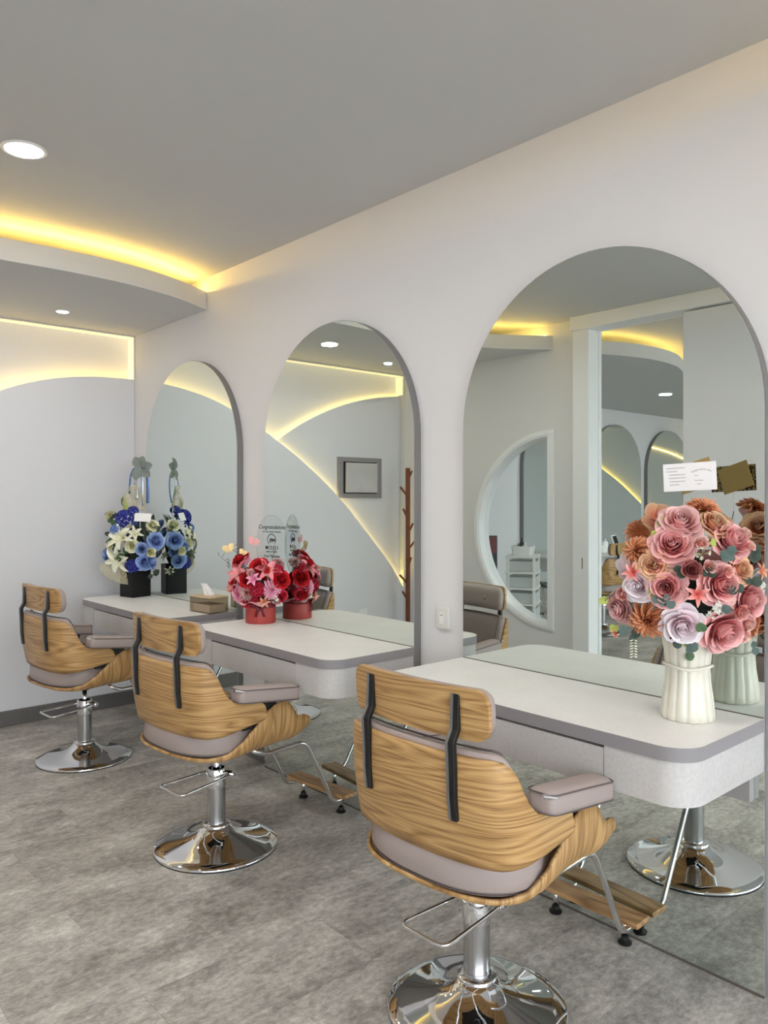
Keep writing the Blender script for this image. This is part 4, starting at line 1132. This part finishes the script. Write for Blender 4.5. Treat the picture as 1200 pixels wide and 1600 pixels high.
# ---- tissue box
tb_ = thing('tissue_box', 'smoked acrylic tissue box with pale wooden lid on desk', 'tissue box', (2.125, 3.815, ZD), math.radians(6))
g = G(); a_, b_, h_ = .062, .090, .082
mk('box_wall', *boxg(-a_, a_, -b_, b_, 0, h_), M['smoke'], tb_)
mk('tissue_stack', *boxg(-a_+.012, a_-.012, -b_+.012, b_-.012, .004, .045), M['paper'], tb_)
lid = box('lid', (-a_-.002, a_+.002, -b_-.002, b_+.002, h_, h_+.007), M['lightwood'], tb_, bevel=.002)
l = lid.data.uv_layers.new(name='UVMap')
for lp in lid.data.loops:
    co = lid.data.vertices[lp.vertex_index].co; l.data[lp.index].uv = (co.y, co.x)
def tis(u, v):
    a = 2*PI*u; r = .034*(1-.55*v)+.006*math.sin(5*a+2*v)
    return (r*.55*math.cos(a)-.012*v, r*1.25*math.sin(a)+.03*v*v, h_+.004+.058*v+.010*math.sin(3*a)*v), (u, v)
V, F, U = grid(tis, 30, 6); solid(mk('tissue', V, F, M['paper'], tb_, True, U), .0006)

# ------------------------------------------------------------------ wall switch, outlet
sw = thing('light_switch', 'square white light switch on the wall between mirrors', 'switch', (XW, 2.19, .918))
o = mk('switch_plate', *rings(rrect(-.038, .038, -.047, .047, .014, 6), [(0, 0), (-.009, 0), (-.013, .003), (-.015, .008)], lambda a, b, w: (w, a, b)), M['switch'], sw)
o.data.flip_normals(); 
box('rocker', (-.019, -.015, -.013, .013, -.024, .024), M['white'], sw, bevel=.002)
box('indicator', (-.0196, -.019, -.008, .004, .012, .015), M['piping'], sw)
ow = thing('power_outlet', 'white power outlet low on the curved back wall panel', 'outlet', (.15, 5.13, .42))
box('outlet_plate', (-.045, .045, -.008, -.0005, -.03, .03), M['white'], ow, bevel=.003)
mk('outlet_socket', *lathe([(0, 0), (.018, 0), (.018, .003), (0, .001)], 20), M['white'], ow, loc=(0, -.008, 0), rot=(PI/2, 0, 0))
# electrical hatch on back wall, above the front panel's curve
hz_ = thing('wall_hatch', 'grey framed access hatch with ajar door on back wall', 'hatch', (.155, 5.178, 1.585))
g = G()
for b in ((-.245, .245, -.02, -.0005, .137, .175), (-.245, .245, -.02, -.0005, -.175, -.137), (-.245, -.19, -.02, -.0005, -.137, .137), (.19, .245, -.02, -.0005, -.137, .137)): g.box(*b)
mk('hatch_frame', g.V, g.F, M['edge'], hz_)
box('hatch_back', (-.19, .19, -.008, -.0005, -.137, .137), M['dark'], hz_)
d = box('hatch_door', (-.172, .172, -.016, 0, -.128, .128), M['desk'], hz_, bevel=.002, loc=(-.005, -.022, 0), rot=(0, 0, math.radians(2)))

# coat rack
cr = thing('coat_rack', 'brown wooden pole coat rack standing near the corner', 'coat rack', (-.165, 4.90, 0))
mk('pole', *tube([(0, 0, .03), (0, 0, 1.67)], .021, 16), M['brown'], cr)
mk('foot', *lathe([(0, 0), (.14, 0), (.145, .012), (.13, .028), (.03, .034), (0, .034)], 32), M['brown'], cr)
for z, dx_, dy_ in ((1.56, -1, .4), (1.42, 1, .2), (1.23, 1, -.3), (1.10, -1, .2), (.96, -1, -.3), (.80, -1, .5), (.66, 1, .3), (.52, 1, -.2)):
    mk('peg', *tube([(0, 0, z), (dx_*.075, dy_*.075, z+.085)], .0095, 8), M['brown'], cr)

# ------------------------------------------------------------------ neighbouring room: desk, trolley, stool, tablet
nd = thing('styling_desk', 'grey wall desk in the neighbouring room under its mirrors', 'desk')
box('worktop', (-6.0, -2.2, 4.86, YOB-.055, .75, .786), M['desk'], nd, bevel=.004)
box('carcass', (-5.98, -2.22, 4.88, YOB-.055, .64, .7495), M['desk'], nd)
tr = thing('drawer_trolley', 'white plastic trolley with clear drawers behind the half-round window', 'trolley', (-.90, 4.22, 0), math.radians(-30))
for sx in (-1, 1):
    for sy in (-1, 1): box('post', (sx*.15-.012, sx*.15+.012, sy*.11-.012, sy*.11+.012, .05, .90), M['white'], tr, bevel=.004)
for z in (.06, .36, .495, .63, .765, .90): box('shelf', (-.17, .17, -.13, .13, z, z+.018), M['white'], tr, bevel=.006)
M['clearplastic'] = plain('frosted_drawer', (206, 210, 208), .35)
for z in (.380, .515, .650, .785): box('drawer', (-.135, .135, -.118, .118, z, z+.085), M['clearplastic'], tr); 
for k, (x, y, z, w, h2, mn) in enumerate([(-.05, .02, .400, .06, .05, 'silver'), (.05, -.03, .400, .05, .05, 'paper'), (.0, .0, .535, .07, .05, 'silver'), (-.04, .0, .670, .05, .07, 'paper'), (.06, .02, .805, .04, .06, 'silver')]):
    o = box('hair_tool', (x-w/2, x+w/2, y-w/2, y+w/2, z-.018, z+h2-.018), M[mn], tr, bevel=.01)
tt = thing('storage_tub', 'white open tub of supplies on top of the trolley', 'tub', (-.90, 4.22, .918), math.radians(-30))
mk('tub_body', *rings(rrect(-.12, .12, -.09, .09, .02, 4), [(0, .012), (.075, 0), (.08, 0), (.08, .006), (.01, .018)], XYZ), M['white'], tt)
for k, (x, y, mn, h2) in enumerate([(-.05, .02, 'dark', .13), (.03, -.02, 'white', .10), (.07, .03, 'twig', .09)]):
    mk('bottle', *lathe([(0, .012), (.02, .012), (.021, .012+h2*.65), (.008, .012+h2*.8), (.008, .012+h2), (0, .012+h2)], 14), M[mn], tt, True, loc=(x, y, 0))
st_ = thing('shell_stool', 'black shell stool with thin chrome legs behind the trolley', 'stool', (-1.50, 4.50, 0), .4)
def shellf(u, v):
    x = -.2+.4*u; y = -.2+.4*v; return (x, y, .58+.25*max(0, (x+.05)/.25)**2*.6+.5*max(0, abs(y)-.1)**2), (u, v)
V, F, U = grid(shellf, 14, 12); solid(mk('shell', V, F, M['black'], st_, True, U), .012)
for sx in (-1, 1):
    for sy in (-1, 1): mk('leg', *tube([(sx*.1, sy*.1, .57), (sx*.2, sy*.2, .0)], .010, 8), M['chrome'], st_)
tp = thing('tablet_stand', 'white tablet propped on the neighbouring desk', 'tablet', (-3.66, 4.98, .787), math.radians(-20))
bd = box('tablet_body', (-.12, .12, -.006, .006, .0, .20), M['white'], tp, bevel=.004, rot=(math.radians(-18), 0, 0))
box('screen', (-.105, .105, -.0075, -.0062, .014, .186), M['dark'], bd)
mk('prop', *tube([(0, .04, .10), (0, .085, .004)], .004, 6), M['white'], tp)
for k, (bx_, by_, hh, lb) in enumerate([(-3.40, 5.0, .16, 'tall white pump bottle on the neighbouring desk beside tablet'), (-3.28, 4.96, .11, 'short white tub on the neighbouring desk beside pump bottle')]):
    bt = thing('product_bottle', lb, 'bottle', (bx_, by_, .7865))
    mk('bottle_body', *lathe([(0, 0), (.036, 0), (.038, .005), (.038, hh*.72), (.030, hh*.80), (0, hh*.80)], 20), M['white'], bt, True)
    mk('cap', *lathe([(0, hh*.80), (.014, hh*.80), (.014, hh), (0, hh)], 14), M['silver'], bt)
pst = thing('poster_stand', 'dark framed poster standing on floor behind window', 'poster', (-1.15, 4.98, 0), math.radians(40))
box('board', (-.2, .2, -.012, .012, .25, 1.05), M['inkblack'], pst, bevel=.004)
box('red_band', (-.19, .19, -.0135, -.012, .88, 1.04), plain('poster_red', (120, 40, 46), .4), pst)
for sx in (-.15, .15): mk('leg', *tube([(sx, 0, 0), (sx, 0, .26)], .01, 8), M['alu'], pst)
